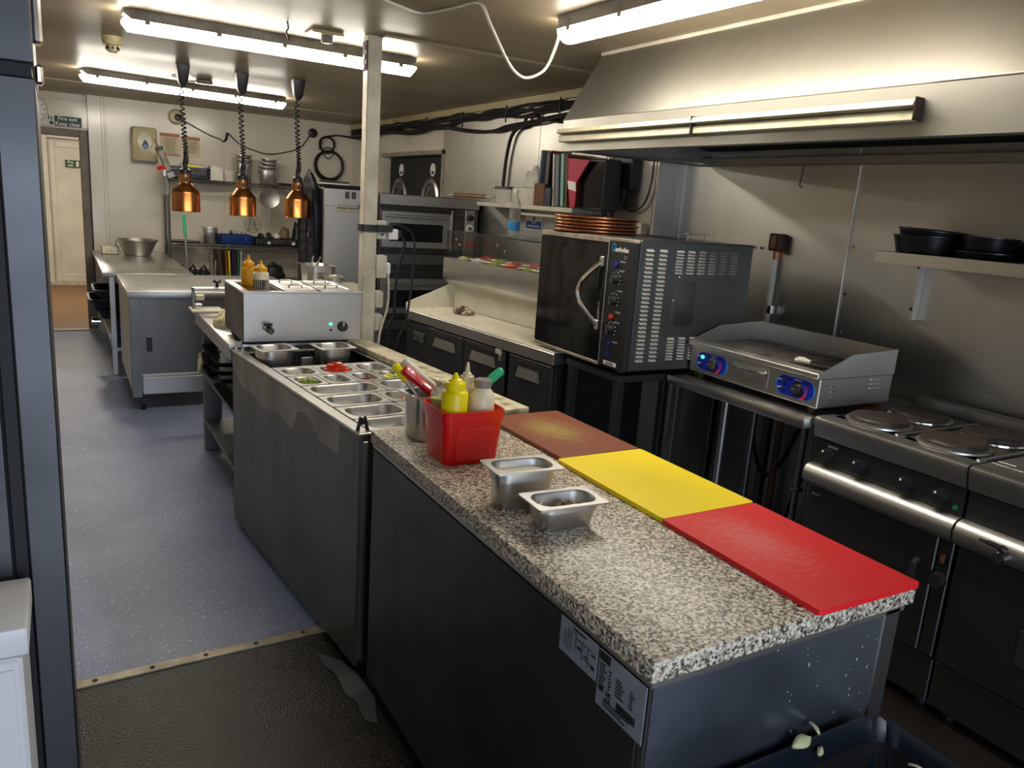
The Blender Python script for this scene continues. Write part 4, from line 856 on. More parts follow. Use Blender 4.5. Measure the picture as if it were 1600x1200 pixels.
for r_ in (.03, .058): b.tube([c_ + Vector((r_ * math.cos(a), -.004, r_ * math.sin(a))) for a in [2 * PI * i / 16 for i in range(17)]], .002, 4, 1)
for a in (0, PI / 3, 2 * PI / 3): b.tube([c_ + Vector((.085 * math.cos(a), 0, .085 * math.sin(a))), c_ - Vector((.085 * math.cos(a), 0, .085 * math.sin(a)))], .002, 4, 1)
b.tube([(1.77, 8.74, 1.31), (1.73, 8.735, 1.12)], .003, 4, 1); b.tube([(1.77, 8.74, 1.31), (1.83, 8.735, 1.13)], .003, 4, 1); b.obj('wire_hoop', 'steel_dull', t)
t = thing('bag_dispenser', 'grey sealant gun with red trigger hooked on the shelf post', 'sealant gun', (.93, 8.76, 1.8))
b = MB(); ax = Matrix.Translation((.93, 8.755, 1.80)) @ Matrix.Rotation(math.radians(-22), 4, 'Y')
b.box(-.032, .032, -.03, .03, -.12, .10, .012, mx=ax); b.obj('cartridge', 'tube_body', t)
MB().box(-.034, .034, -.032, .032, .09, .125, .006, mx=ax).obj('collar', 'black_plastic', t)
MB().cyl(ax @ Vector((0, 0, .12)), ax @ Vector((-.01, 0, .20)), .012, .007, 10).obj('nozzle', 'tube_body', t)
MB().box(-.04, .04, -.028, .028, -.19, -.12, .008, mx=ax).obj('grip', 'steel_dull', t)
MB().tube([(.935, 8.74, 1.715), (.90, 8.74, 1.72), (.865, 8.74, 1.70)], [.018] * 6 + [.02] * 4 + [.010], 8).obj('trigger', 'red_plastic', t)
t = thing('spray_bottle', 'empty clear spray bottle hanging on the shelf post', 'bottle', (.925, 8.75, 1.5))
MB().lathe([(.012, .19), (.016, .17), (.03, .14), (.038, .10), (.038, .02), (.03, 0)], (.93, 8.74, 1.46), 14).obj('bottle', 'clear_plastic', t)
MB().cyl((.93, 8.74, 1.64), (.93, 8.74, 1.70), .016, n=12).obj('neck', 'white_clean', t)
t = thing('ladle', 'dark ladle hanging beside the first heat lamp', 'ladle', (1.06, 8.77, 1.5))
MB().tube([(1.075, 8.78, 1.62), (1.065, 8.77, 1.50), (1.05, 8.77, 1.47)], .006, 6).obj('shaft', 'black_plastic', t); MB().lathe([(.012, .02), (.028, .012), (.03, -.01), (.015, -.028)], (1.045, 8.77, 1.455), 14).obj('cup', 'black_plastic', t)
tag(MB().tube([(2.165, 8.79, 1.595), (2.17, 8.78, 1.54), (2.15, 8.775, 1.505), (2.12, 8.775, 1.525)], .004, 5).obj('shelf_hook', 'chrome', w=False), 'bent chrome hook hanging under the top shelf', 'hook')
# lower shelf
ZL = .973
tag(MB().lathe([(.10, 0), (.16, .006), (.165, .02), (.15, .024), (.02, .02)], (1.12, 8.95, ZL), 24).obj('dark_lid', 'pan_black', w=False), 'dark round lid lying on the lower wire shelf', 'lid')
pan('single deep steel pan on the lower wire shelf', .17, .16, .17, (1.385, 8.95, ZL), 0, None)
crate('blue_crate', 'bright blue crate of gadgets on the lower shelf', 'blue_crate', 1.475, 1.80, 8.83, 9.08, ZL, .105)
t = thing('whisk_bundle', 'tangle of wire attachments in the bright blue crate', 'whisk', (1.63, 8.95, ZL))
b = MB()
for k in range(9):
    a = k * .7; b.tube([(1.55 + .02 * k, 8.93, ZL + .03), (1.55 + .02 * k + .04 * math.cos(a), 8.93 + .03 * math.sin(a), ZL + .145), (1.58 + .018 * k, 8.97, ZL + .03)], .003, 4)
b.obj('wires', 'steel_dull', t)
crate('black_crate', 'long dark crate of small tools on the lower shelf', 'black_plastic', 1.82, 2.34, 8.83, 9.08, ZL, .085)
for i, (x, z, r_, m, lb, ct) in enumerate(((1.90, .10, .032, 'black_plastic', 'black tool head in the dark crate, blue crate side', 'tool'), (1.985, .115, .028, 'black_plastic', 'black gadget sticking up from the dark crate', 'tool'), (1.96, .085, .03, 'steel', 'steel gadget in the dark crate', 'tool'), (2.075, .10, .033, 'white_clean', 'round white cup lying in the dark crate', 'cup'))):
    o = MB().lathe([(r_ * .5, -r_), (r_, -r_ * .6), (r_ * 1.05, r_ * .4), (r_ * .6, r_)], n=14, mx=Matrix.Translation((x, 8.90, ZL + z)) @ Matrix.Rotation(1.2 + i * .3, 4, 'X')).obj('small_tool' if ct == 'tool' else 'white_cup', m, w=False); tag(o, lb, ct)
for i, (x, m) in enumerate(((1.955, 'white_print'), (2.22, 'white_print'))): tag(MB().box(x, x + .035, 8.818, 8.824, ZL + .02, ZL + .05, .001).obj('crate_tag', m, w=False), ('white tag on the dark crate below the white cup', 'white tag at the jacket end of the dark crate')[i], 'tag')
crumple('folded_bag', 'beige cloth bundle on the dark crate', 'beige_cloth', (2.165, 8.95, ZL + .086), .06, .06, .11, 'cloth', seed=8)
crumple('black_bag', 'black bag slumped against the hanging jacket', 'binder_black', (2.295, 8.93, ZL + .086), .045, .07, .16, 'bag', seed=9)
# boards and tools on the bottom shelf
ZB = .608
GB = 'coloured boards standing under the lower shelf'
for i, (x, w_, m, lb, ln) in enumerate(((1.46, .035, 'thin_brown', 'dark brown board standing on edge under the shelf', -.10), (1.525, .014, 'board_brown', 'reddish brown board standing on edge under the shelf', -.05), (1.553, .016, 'board_yellow', 'yellow board standing on edge under the shelf', -.03), (1.588, .012, 'thin_blue', 'blue board standing on edge under the shelf', -.01), (1.608, .012, 'thin_purple', 'purple board standing on edge under the shelf', 0), (1.633, .014, 'thin_green', 'green board standing on edge under the shelf', .02), (1.662, .012, 'thin_white', 'white board standing on edge under the shelf', .04))):
    o = MB().box(0, w_, -.13, .13, 0, .30, .003).obj('standing_board', m, w=False); o.location = (x, 8.95, ZB); o.rotation_euler = (0, ln, 0); tag(o, lb, 'cutting board', GB)
t = thing('board_rack', 'bent steel rack beside the standing boards', 'rack', (1.42, 8.93, ZB))
for k, x in enumerate((1.365, 1.405)):
    MB().tube([(x, 8.83, ZB), (x + .012, 8.83, ZB + .24 - k * .05), (x + .02, 9.05, ZB + .24 - k * .05), (x + .04, 9.05, ZB)], .006, 6, 2).obj('hoop', 'chrome', t)
t = crate('cutlery_tray', 'black tray of utensils behind the pass', 'black_plastic', 1.02, 1.36, 8.83, 9.06, ZB, .07)
for i in range(6):
    x = 1.05 + .055 * i; o = MB().tube([(x, 8.93, ZB + .02), (x + .01, 8.92, ZB + .08), (x + .02 * (-1) ** i, 8.90, ZB + .115 + .02 * (i % 2))], .011, 6).obj('utensil_handle', 'black_plastic', w=False); tag(o, ORD[i] + ' black utensil handle along the cutlery tray from the mop pole', 'utensil', 'utensils in the cutlery tray')
crumple('black_shoes', 'dark bag on the bottom shelf under the jacket', 'binder_black', (2.05, 8.95, ZB), .12, .09, .16, 'bag', seed=12)
# jacket
def jacket():
    t = thing('padded_jacket', 'long navy padded jacket hanging beside the tall cabinet', 'jacket', (1.65, 6.12, .87))
    b = MB(); n = 24; loops = []; rows = 48; cx, cy = 1.672, 6.12
    for j in range(rows + 1):
        v = j / rows; z = .875 + .86 * v
        w_ = .235 - .02 * v; w_ *= 1.0 if v < .80 else max(.18, 1 - ((v - .80) / .20) ** 2 * .82)
        q = abs(math.sin(v * 11 * PI)); d_ = (.022 + .008 * q) * (1 if v < .9 else 1 - (v - .9) * 4)
        loops.append([(cx + d_ * math.sin(2 * PI * i / n) + .004 * math.sin(6 * PI * i / n), cy + w_ * (1 + .02 * q) * math.cos(2 * PI * i / n), z) for i in range(n)])
    b.loft(loops); b.obj('shell', 'jacket', t)
    MB().tube([(1.643, 6.10, .89), (1.641, 6.10, 1.2), (1.645, 6.10, 1.58)], .005, 6).obj('zip', 'black_plastic', t)
    MB().cyl((1.645, 6.02, 1.27), (1.638, 6.02, 1.27), .022, n=14).obj('chest_badge', 'steel_dull', t)
    for sy in (-1, 1):
        MB().tube([(1.672, 6.12 + sy * .16, 1.60), (1.668, 6.12 + sy * .215, 1.35), (1.668, 6.12 + sy * .20, 1.02)], [.030] * 4 + [.029] * 4 + [.026] * 3, 10).obj('sleeve', 'jacket', t)
    MB().tube([(1.655, 6.12, 1.73), (1.665, 6.12, 1.755), (1.70, 6.12, 1.70), (1.702, 6.12, 1.62)], .005, 5).obj('hanging_loop', 'black_plastic', t)
jacket()
# things on the back wall
t = thing('towel_dispenser', 'cream paper towel dispenser with a blue drop emblem', 'dispenser', (.79, 9.14, 1.94))
b = MB(); b.loft([[(p[0] + .79, 9.199 - y_, p[1] + 1.94) for p in rr(w_, h_, .03, 4)] for w_, h_, y_ in ((.245, .345, 0), (.245, .345, .06), (.235, .33, .10), (.20, .29, .115))]); b.obj('case', 'cream_plastic', t)
MB().box(.67, .91, 9.09, 9.198, 1.765, 1.79, .006).obj('tray_edge', 'tube_body', t)
b = MB(); b.loft([[(.79 + .072 * math.cos(a) * k_, y_, 1.965 + .10 * math.sin(a) * k_) for a in [2 * PI * i / 20 for i in range(20)]] for k_, y_ in ((1, 9.0855), (.9, 9.080))]); b.obj('oval_panel', 'white_top', t)
b = MB(); P = [(.028 * math.sin(a) * (1 - .55 * max(0, math.cos(a)) ** 1.0), (.034 if math.cos(a) < 0 else .052) * math.cos(a)) for a in [2 * PI * i / 20 for i in range(20)]]
b.prism([(p[0] + .795, p[1] + 1.935) for p in P], 'y', 9.072, 9.0795); b.obj('drop_emblem', 'grey_blue_sign', t)
MB().cyl((.795, 9.071, 1.925), (.795, 9.074, 1.925), .016, n=14).obj('emblem_disc', 'sticker_blue', t)
text('emblem_print', 'modular', .014, 'grey_print', t, (.79, 9.078, 1.89), FACE_Y)
tag(MB().tube([(.69, 9.09, 2.11), (.675, 9.085, 2.04), (.655, 9.085, 1.93)], .003, 5).obj('key_chain', 'steel_dull', w=False), 'thin chain and ring hanging off the towel dispenser', 'chain')
for i, (x0, x1, z0, z1, lb) in enumerate(((.945, 1.135, 1.845, 2.08, 'yellowed notice with red header beside the dispenser'), (1.15, 1.335, 1.86, 2.065, 'second yellowed notice behind the first heat lamp cord'))):
    o = tag(MB().box(x0, x1, 9.19, 9.1925 - .003, z0, z1).obj('notice', 'poster', w=False), lb, 'notice', 'safety notices on the back wall')
    MB().box(x0, x1, 9.187, 9.189, z1 - .035, z1 - .004).obj('header_band', 'red_print', o, w=False)
    if i == 0: MB().box(x0 + .01, x1, 9.187, 9.189, z0 + .01, z0 + .025).obj('footer_band', 'red_print', o, w=False)
    b = MB(); z = z1 - .05
    while z > z0 + .035:
        b.box(x0 + .03 + random.uniform(0, .02), x1 - .012 - random.uniform(0, .04), 9.187, 9.189, z - .0045, z); z -= .0125
    b.obj('small_print', 'grey_print', o, w=False)
t = thing('alarm_sounder', 'round cream alarm sounder high on the back wall', 'alarm', (1.105, 9.17, 2.25))
MB().lathe([(.078, 0), (.078, .02), (.06, .045), (.03, .048)], n=24, mx=Matrix.Translation((1.105, 9.199, 2.25)) @ Matrix.Rotation(PI / 2, 4, 'X')).obj('case', 'cream_plastic', t)
MB().lathe([(.036, 0), (.036, .012), (.02, .018)], n=18, mx=Matrix.Translation((1.12, 9.153, 2.243)) @ Matrix.Rotation(PI / 2, 4, 'X')).obj('horn', 'black_plastic', t)
tag(MB().tube([(1.165, 9.17, 2.225), (1.30, 9.18, 2.16), (1.447, 9.185, 2.095), (1.544, 9.185, 2.066), (1.576, 9.18, 2.045), (1.60, 9.18, 2.10), (1.617, 9.18, 2.139), (1.742, 9.185, 2.038), (1.911, 9.185, 1.98), (2.084, 9.185, 1.962), (2.367, 9.185, 2.043), (2.47, 9.18, 2.15), (2.51, 9.18, 2.22)], .006, 6).obj('alarm_wire', 'cable_black', w=False), 'black wire sagging along the back wall from the alarm', 'wire')
tag(MB().tube([(1.615, 9.182, 2.13), (1.60, 9.178, 2.07), (1.578, 9.178, 2.05)], .011, 6).obj('wire_clip', 'black_plastic', w=False), 'black clip midway along the sagging wire', 'clip')
t = thing('wall_bell', 'small round black bell at the back corner', 'bell', (2.54, 9.18, 2.24))
MB().lathe([(.05, 0), (.05, .025), (.03, .035)], n=18, mx=Matrix.Translation((2.54, 9.199, 2.235)) @ Matrix.Rotation(PI / 2, 4, 'X')).obj('gong', 'black_plastic', t)
t = thing('wall_clock', 'round white wall clock above the doorway', 'clock', (-.18, 9.27, 2.19))
cm = Matrix.Translation((-.175, 9.269, 2.19)) @ Matrix.Rotation(PI / 2, 4, 'X')
MB().lathe([(.125, 0), (.125, .02), (.115, .025), (.112, .018), (.02, .018)], n=32, mx=cm).obj('case', 'white_plastic', t)
MB().lathe([(.11, .0185), (.11, .0195)], n=32, mx=cm).obj('dial', 'white_clean', t)
b = MB()
for k in range(12):
    a = k * PI / 6; b.box(-.004, .004, .085, .10, .0197, .0205, mx=cm @ Matrix.Rotation(a, 4, 'Z'))
b.box(-.004, .004, -.01, .06, .0205, .0215, mx=cm @ Matrix.Rotation(-1.0, 4, 'Z')); b.box(-.003, .003, -.01, .085, .0215, .0225, mx=cm @ Matrix.Rotation(.5, 4, 'Z')); b.obj('marks_and_hands', 'black_print', t)
# cable coils in the corner and bundle along the right wall
b = MB()
def ring(c, r_, n=20, ph=0): return [(c[0] + r_ * math.cos(ph + 2 * PI * i / n), c[1] - .012 * math.sin(4 * PI * i / n), c[2] + r_ * math.sin(ph + 2 * PI * i / n)) for i in range(n + 1)]
b.tube(ring((2.72, 9.14, 1.885), .165), .015, 6, 2)
tag(b.obj('cable_coil', 'cable_black', w=False), 'large coil of thick black cable on the back wall corner', 'cable')
tag(MB().tube(ring((2.735, 9.165, 1.90), .155, ph=1), .013, 6, 2).obj('cable_coil', 'cable_black', w=False), 'second thick cable loop lying behind the large coil', 'cable')
tag(MB().tube(ring((2.70, 9.16, 2.12), .085), .014, 6, 2).obj('cable_coil', 'cable_black', w=False), 'small coil of black cable above the large coil', 'cable')
tag(MB().tube(ring((2.70, 9.11, 2.03), .06), .006, 6, 2).obj('cable_coil', 'cable_black', w=False), 'thin wire loop hanging between the two cable coils', 'cable')
tag(MB().tube([(2.60, 9.13, 2.06), (2.63, 9.13, 2.15), (2.60, 9.13, 2.12), (2.66, 9.13, 2.02)], .008, 5).obj('cable_tail', 'cable_black', w=False), 'loose cable tail beside the small coil', 'cable')
for k in range(8):
    rnd = random.Random(40 + k); pts = []; ph = rnd.uniform(0, 6); base = 2.215 + .012 * k
    for j in range(28):
        y = 9.12 - j * .205
        sag = .012 * math.sin(ph + j * .9) + rnd.uniform(-.008, .008)
        if 4.5 < y < 6.7 and k in (0, 1, 2): sag -= (.05 + .02 * k) * math.sin((y - 4.5) / 2.2 * PI)
        pts.append((2.985 + rnd.uniform(-.016, .014) - .006 * (k % 3), y, base + sag))
    if k in (1, 2): pts = [(2.60 + .05 * k, 9.15, 2.20), (2.80, 9.14, 2.235)] + pts
    o = MB().tube(pts, .0085 + .004 * (k % 3 == 0), 6, 2).obj('wall_cable', 'cable_black', w=False); tag(o, 'black cable in the bundle along the right wall top', 'cable', 'black cables bundled along the wall')
for k in range(7):
    y = 3.9 + k * .75; o = tag(MB().box(2.950, 2.962, y, y + .009, 2.20, 2.325, .002).obj('cable_tie', 'black_plastic', w=False), ORD[k] + ' tie on the wall cable bundle counting from the hood', 'cable tie', 'ties on the cable bundle')
tag(MB().box(2.94, 2.98, 8.55, 8.62, 2.13, 2.22, .004).obj('wooden_tag', 'rust', w=False), 'brown wooden tag hanging on the cable bundle', 'tag')
# ================================================================== pizza prep counter (local frame: x into the wall, y = minus the run)
PA = math.atan2(.113, .994); PO = Vector((1.92, 4.70, 0))
def pz_(tt, s, z=0.0):
    return Vector((PO.x + tt * math.cos(PA) + s * math.sin(PA), PO.y + tt * math.sin(PA) - s * math.cos(PA), z))
t = thing('pizza_counter', 'three-door pizza prep counter with white worktop and glass topping rail', 'prep counter', PO, PA)
MB().box(.03, .66, -1.53, 0, .12, .83, .003).obj('body', 'steel_black', t, w=False)
MB().box(.0, .66, -1.535, .0, .832, .893, .004).obj('worktop_edge', 'steel', t, w=False)
MB().box(.004, .36, -1.53, -.004, .8935, .900, .002).obj('worktop', 'white_top', t, w=False)
MB().prism([(0, .90), (0, .935), (.02, .945), (.33, 1.055), (.37, 1.06), (.37, .90)], 'y', -.012, .0).obj('side_splash', 'white_top', t, w=False)
MB().box(.36, .372, -1.36, -.013, .90, 1.055, .002).obj('back_splash', 'white_top', t, w=False)
MB().box(.012, .03, -.285, -.005, .13, .825, .003).obj('machine_panel', 'steel_black', t, w=False)
vb = MB().box(.006, .012, -.245, -.10, .70, .765, .002).obj('vent', 'black_plastic', t, w=False)
for k in range(5): MB().box(.003, .007, -.235, -.11, .707 + k * .011, .713 + k * .011, .001).obj('vent_slat', 'steel_black', vb, w=False)
for i, (s0, s1) in enumerate(((.29, .695), (.703, 1.115), (1.155, 1.525))):
    d = MB().box(.006, .03, -s1, -s0, .14, .822, .004).obj('door', 'steel_black', t, w=False)
    h0 = s0 + .075; h1 = s1 - .075 if i < 2 else s1 - .09
    MB().box(.0035, .0065, -h1, -h0, .715, .805, .001).obj('handle_recess', 'black_rubber', d, w=False)
    MB().loft([[(.0035, -h0 - .005, .718), (.0035, -h1 + .005, .718), (.0035, -h1 + .02, .772), (.0035, -h0 - .02, .772)], [(-.006, -h0 - .005, .718), (-.006, -h1 + .005, .718), (.001, -h1 + .02, .772), (.001, -h0 - .02, .772)]]).obj('handle_lip', 'steel', d, w=False)
lk = MB().box(.001, .006, -1.085, -1.03, .80, .828, .001).obj('lock_plate', 'white_plastic', t, w=False); MB().box(.001, .006, -1.085, -1.06, .765, .80, .001).obj('lock', 'steel', t, w=False)
for x in (.08, .60):
    for y in (-.08, -1.45): MB().cyl((x, y, 0), (x, y, .12), .025, n=10).obj('foot', 'black_plastic', t, w=False)
rl = MB(); rl.prism([(.25, 1.235), (.25, 1.105), (.27, 1.075), (.31, 1.056), (.65, 1.056), (.65, 1.235), (.645, 1.235), (.645, 1.165), (.256, 1.165), (.256, 1.235)], 'y', -1.34, -.03)
rl = rl.obj('topping_rail', 'steel', t, w=False)
MB().box(.25, .65, -.04, -.03, 1.165, 1.235).obj('rail_end', 'steel', rl, w=False); MB().box(.25, .65, -1.34, -1.33, 1.165, 1.235).obj('rail_end', 'steel', rl, w=False)
MB().box(.60, .65, -1.34, -.03, .893, 1.056).obj('rail_support', 'steel_dull', rl, w=False)
g = MB(); g.box(.262, .268, -1.33, -.04, 1.236, 1.404); g.box(.268, .64, -.046, -.04, 1.236, 1.404); g.box(.262, .64, -1.33, -.04, 1.4045, 1.410)
g = g.obj('glass_cover', 'glass', t, w=False)
MB().box(.259, .270, -1.332, -.038, 1.403, 1.411).obj('glass_edge', 'black_rubber', g, w=False)
for (tt, s_) in ((.27, .16), (.27, .20), (.27, .62), (.27, .70)): MB().cyl((tt - .012, -s_, 1.36 - .03 * (s_ in (.20, .70))), (tt - .004, -s_, 1.36 - .03 * (s_ in (.20, .70))), .008, n=8).obj('glass_stud', 'chrome', g, w=False)
cols = ['cheese', 'white_sauce', 'lettuce', 'tomato', 'lettuce', 'onion', 'tomato', 'spice']
nm = ['cheese', 'sauce', 'green pepper', 'red pepper', 'lettuce', 'onion', 'tomato', 'mushroom']
for r_ in range(2):
    for k in range(7):
        c = pz_(.345 + .17 * r_, .135 + .175 * k, 1.174)
        o = pan('steel topping pan, place %s from the deck oven, %s row of the glass rail' % (('one', 'two', 'three', 'four', 'five', 'six', 'seven', 'eight')[k], ('glass-front', 'wall-side')[r_]), .162, .170, .06, c, PA, 'topping pans in the glass rail')
        q = (k + 3 * r_) % 8
        heap('topping', '%s topping in pan %s of the %s row' % (nm[q], ('one', 'two', 'three', 'four', 'five', 'six', 'seven', 'eight')[k], ('glass-front', 'wall-side')[r_]), cols[q], Vector(c) + Vector((0, 0, .036)), .048, .052, 40, .042, .011, PA)
crumple('striped_cloth', 'dark striped cloth bunched on the white worktop', 'stripe_cloth', pz_(.255, .30, .901), .06, .085, .045, seed=21)

# ================================================================== deck oven
DX0, DX1, DY, DZ = 2.13, 2.985, 5.80, 1.62
t = thing('deck_oven', 'dark steel double deck pizza oven behind the prep counter', 'oven', (2.56, 6.2, 0))
MB().box(DX0, DX1, DY + .02, 6.55, .35, DZ, .005).obj('body', 'steel_black', t)
MB().box(DX0, DX1, DY, DY + .0195, 1.535, DZ - .002, .004).obj('top_fascia', 'steel', t)
for k, z0 in enumerate((1.02, .50)):
    d = MB().box(DX0 + .02, 2.73, DY - .004, DY + .0195, z0 + .19, z0 + .47, .004).obj('deck_door', 'steel', t)
    MB().box(DX0 + .08, 2.66, DY - .008, DY - .0045, z0 + .24, z0 + .38, .003).obj('door_window', 'black_gloss', d)
    MB().box(DX0 + .04, 2.70, DY - .035, DY - .022, z0 + .425, z0 + .445, .004).obj('door_handle', 'steel', d)
    MB().box(2.725, 2.745, DY - .018, DY - .004, z0 + .17, z0 + .50, .003).obj('door_post', 'steel', t)
    for j, (za, zb_, m) in enumerate(((.480, .512, 'black_rubber'), (.150, .180, 'black_rubber'), (.06, .14, 'steel_dull'), (.02, .05, 'black_rubber'))):
        MB().box(DX0 + .01, 2.75, DY + .004, DY + .0195, z0 + za, z0 + zb_, .002).obj('trim_band', m, t)
    b_ = MB().box(2.765, 2.845, DY + .008, DY + .0195, z0 + .16, z0 + .49, .002).obj('vent_panel', 'steel_black', t)
    for j in range(13): MB().box(2.77, 2.84, DY - .001, DY + .008, z0 + .175 + j * .024, z0 + .186 + j * .024, .002).obj('vent_slat', 'steel_dull', b_)
    cp = MB().box(2.855, 2.94, DY - .006, DY + .0195, z0 + .03, z0 + .51, .003).obj('control_panel', 'steel', t)
    MB().cyl((2.90, DY - .006, z0 + .45), (2.90, DY - .03, z0 + .45), .026, .022, 18).obj('knob', 'black_plastic', cp)
    kd = MB().cyl((2.895, DY - .006, z0 + .365), (2.895, DY - .016, z0 + .365), .034, n=22).obj('timer_dial', 'white_print', cp)
    MB().cyl((2.895, DY - .016, z0 + .365), (2.895, DY - .034, z0 + .365), .014, .012, 14).obj('dial_knob', 'steel_dull', kd)
    MB().cyl((2.895, DY - .006, z0 + .235), (2.895, DY - .022, z0 + .235), .026, n=18).obj('red_button', 'led_red', cp)
    MB().cyl((2.895, DY - .006, z0 + .12), (2.895, DY - .022, z0 + .12), .024, n=18).obj('knob', 'black_plastic', cp)
b = MB()
for x in (DX0 + .04, DX1 - .04):
    for y in (DY + .06, 6.5): b.box(x - .025, x + .025, y - .025, y + .025, 0, .35)
b.obj('stand', 'steel_black', t)
t = thing('rolling_pin', 'wooden rolling pin with pale ends lying on the oven', 'rolling pin', (2.82, 5.66, 1.64))
p0 = Vector((2.80, 6.0, 1.645)); p1 = Vector((2.86, 5.33, 1.645)); d_ = (p1 - p0)
MB().cyl(p0 + d_ * .12, p0 + d_ * .80, .018, n=14).obj('roller', 'laminate', t); MB().tube([p0, p0 + d_ * .12], .009, 8, 1).obj('handle', 'white_plastic', t); MB().tube([p0 + d_ * .80, p1], .010, 8, 1).obj('handle', 'white_plastic', t)
# dryers in the recess
t = thing('twin_dryer', 'black twin appliance with two chrome portholes in the wall recess', 'dryer', (3.2, 7.4, 1.1))
MB().box(3.09, 3.29, 6.66, 8.14, 1.101, 1.99, .004).obj('front', 'black_rubber', t)
for y in (7.82, 7.02):
    cmx = Matrix.Translation((3.089, y, 1.59)) @ Matrix.Rotation(-PI / 2, 4, 'Y')
    pt_ = MB().lathe([(.20, 0), (.20, .02), (.175, .035), (.15, .02), (.15, 0)], n=36, mx=cmx).obj('porthole_ring', 'steel', t)
    MB().lathe([(.15, .001), (.14, .016), (.05, .028)], n=30, mx=cmx).obj('porthole_glass', 'black_gloss', pt_)
    st = MB(); cs = Matrix.Translation((3.0895, y, 1.868)) @ Matrix.Rotation(-PI / 2, 4, 'Y')
    st.lathe([(.062, 0), (.062, .002), (.05, .003), (.05, .001)], n=24, mx=cs); st.obj('sticker_ring', 'white_print', t)
    MB().box(3.085, 3.088, y - .045, y + .045, 1.86, 1.876).obj('sticker_bar', 'white_print', t); MB().box(3.0855, 3.089, y - .03, y + .03, 1.83, 1.855).obj('sticker_print', 'knob_blue', t)

# ================================================================== wall shelf with packets and folders
t = thing('wall_shelf', 'white wall shelf crowded with folders and food boxes', 'shelf', (2.88, 4.75, 1.59))
MB().box(2.76, 3.018, 4.12, 5.42, 1.575, 1.605, .003).obj('board', 'white_plastic', t)
MB().box(2.78, 3.018, 4.20, 4.78, 1.535, 1.552, .003).obj('lower_board', 'white_plastic', t)
for y in (4.25, 5.25): MB().prism([(3.013, 1.575), (2.82, 1.575), (3.013, 1.44)], 'y', y - .01, y + .01).obj('bracket', 'white_plastic', t)
ZW = 1.6055
t = thing('food_tub', 'clear food tub with dark lid on the white shelf', 'tub', (2.87, 5.08, ZW))
MB().loft([rr(.15, .20, .02, 3, 2.87, 5.09, ZW), rr(.17, .22, .02, 3, 2.87, 5.09, ZW + .10)]).obj('tub', 'film', t); MB().loft([rr(.18, .23, .02, 3, 2.87, 5.09, ZW + .1005), rr(.18, .23, .02, 3, 2.87, 5.09, ZW + .118)]).obj('lid', 'grey_blue_sign', t)
tag(MB().lathe([(.025, 0), (.028, .004), (.028, .10), (.014, .13), (.014, .165)], (2.85, 5.30, ZW), 14).obj('glass_bottle', 'clear_plastic', w=False), 'small clear bottle at the oven end of the white shelf', 'bottle')
t = thing('bread_box', 'white polystyrene box with film beside the tub on the shelf', 'box', (2.87, 4.77, ZW))
MB().loft([rr(.16, .28, .03, 3, 2.87, 4.77, ZW), rr(.19, .32, .03, 3, 2.87, 4.77, ZW + .035), rr(.19, .32, .03, 3, 2.87, 4.77, ZW + .11), rr(.17, .28, .03, 3, 2.87, 4.77, ZW + .115)]).obj('box', 'white_top', t)
crumple('film_bag', 'crumpled clear bag on top of the white shelf', 'film', (2.86, 4.735, ZW + .117), .08, .10, .13, 'bag', seed=31)
tag(MB().box(2.765, 2.775, 4.47, 4.60, ZW, ZW + .145, .004).obj('paper_sack', 'kraft', w=False), 'brown paper sack between the box and the folders', 'sack')
tag(MB().box(2.762, 2.776, 4.385, 4.46, ZW, ZW + .12, .004).obj('navy_box', 'navy_crate', w=False), 'small navy box at the foot of the folders', 'box')
GFo = 'folders leaning on the white shelf'
for i, (y, th, h, tilt, m, lb) in enumerate(((4.60, .02, .22, .10, 'grey_card', 'dull purple folder leaning behind the brown sack'), (4.505, .045, .34, .04, 'binder_black', 'tall black binder with red top behind the grey folder'), (4.40, .018, .33, -.10, 'white_plastic', 'white edged document wallet in the folders'), (4.355, .035, .32, -.10, 'grey_card', 'grey folder between the white wallet and aqua wallet'), (4.295, .03, .33, -.10, 'aqua_card', 'pale aqua plastic wallet in the folders'), (4.245, .015, .32, -.10, 'board_brown', 'orange brown card behind the pink card'))):
    o = MB().box(-.10, .08, -th / 2, th / 2, 0, h, .003).obj('folder', m, w=False); o.location = (2.88, y - .02, ZW + (.14 if i < 1 else .004)); o.rotation_euler = (tilt, 0, 0); tag(o, lb, 'folder', GFo)
    if i == 1:
        MB().box(-.09, .07, -th / 2 + .004, th / 2 - .004, h, h + .012, .003).obj('red_tabs', 'red_print', o, w=False)
b = MB(); b.prism([(4.10, ZW + .004), (4.155, ZW + .004), (4.20, ZW + .18), (4.215, ZW + .30), (3.98, ZW + .285), (4.10, ZW + .16)], 'x', 2.765, 2.773); o = b.obj('pink_folder', 'pink_card', w=False); tag(o, 'crimson card folder flopping off the shelf end', 'folder')
MB().prism([(4.095, ZW + .10), (4.18, ZW + .115), (4.195, ZW + .165), (4.105, ZW + .155)], 'x', 2.760, 2.7645).obj('white_flap', 'white_print', o, w=False)
tag(MB().box(2.80, 2.92, 3.86, 4.11, 1.60, 1.90, .006).obj('wall_screen', 'black_plastic', w=False), 'black screen mounted past the shelf end under the hood', 'screen')
MB().box(2.92, 3.018, 3.94, 4.04, 1.70, 1.80).obj('wall_mount', 'black_plastic', bpy.data.objects['wall_screen'], w=False)
MB().box(2.797, 2.80, 3.875, 4.095, 1.615, 1.885).obj('display', 'black_gloss', bpy.data.objects['wall_screen'], w=False)
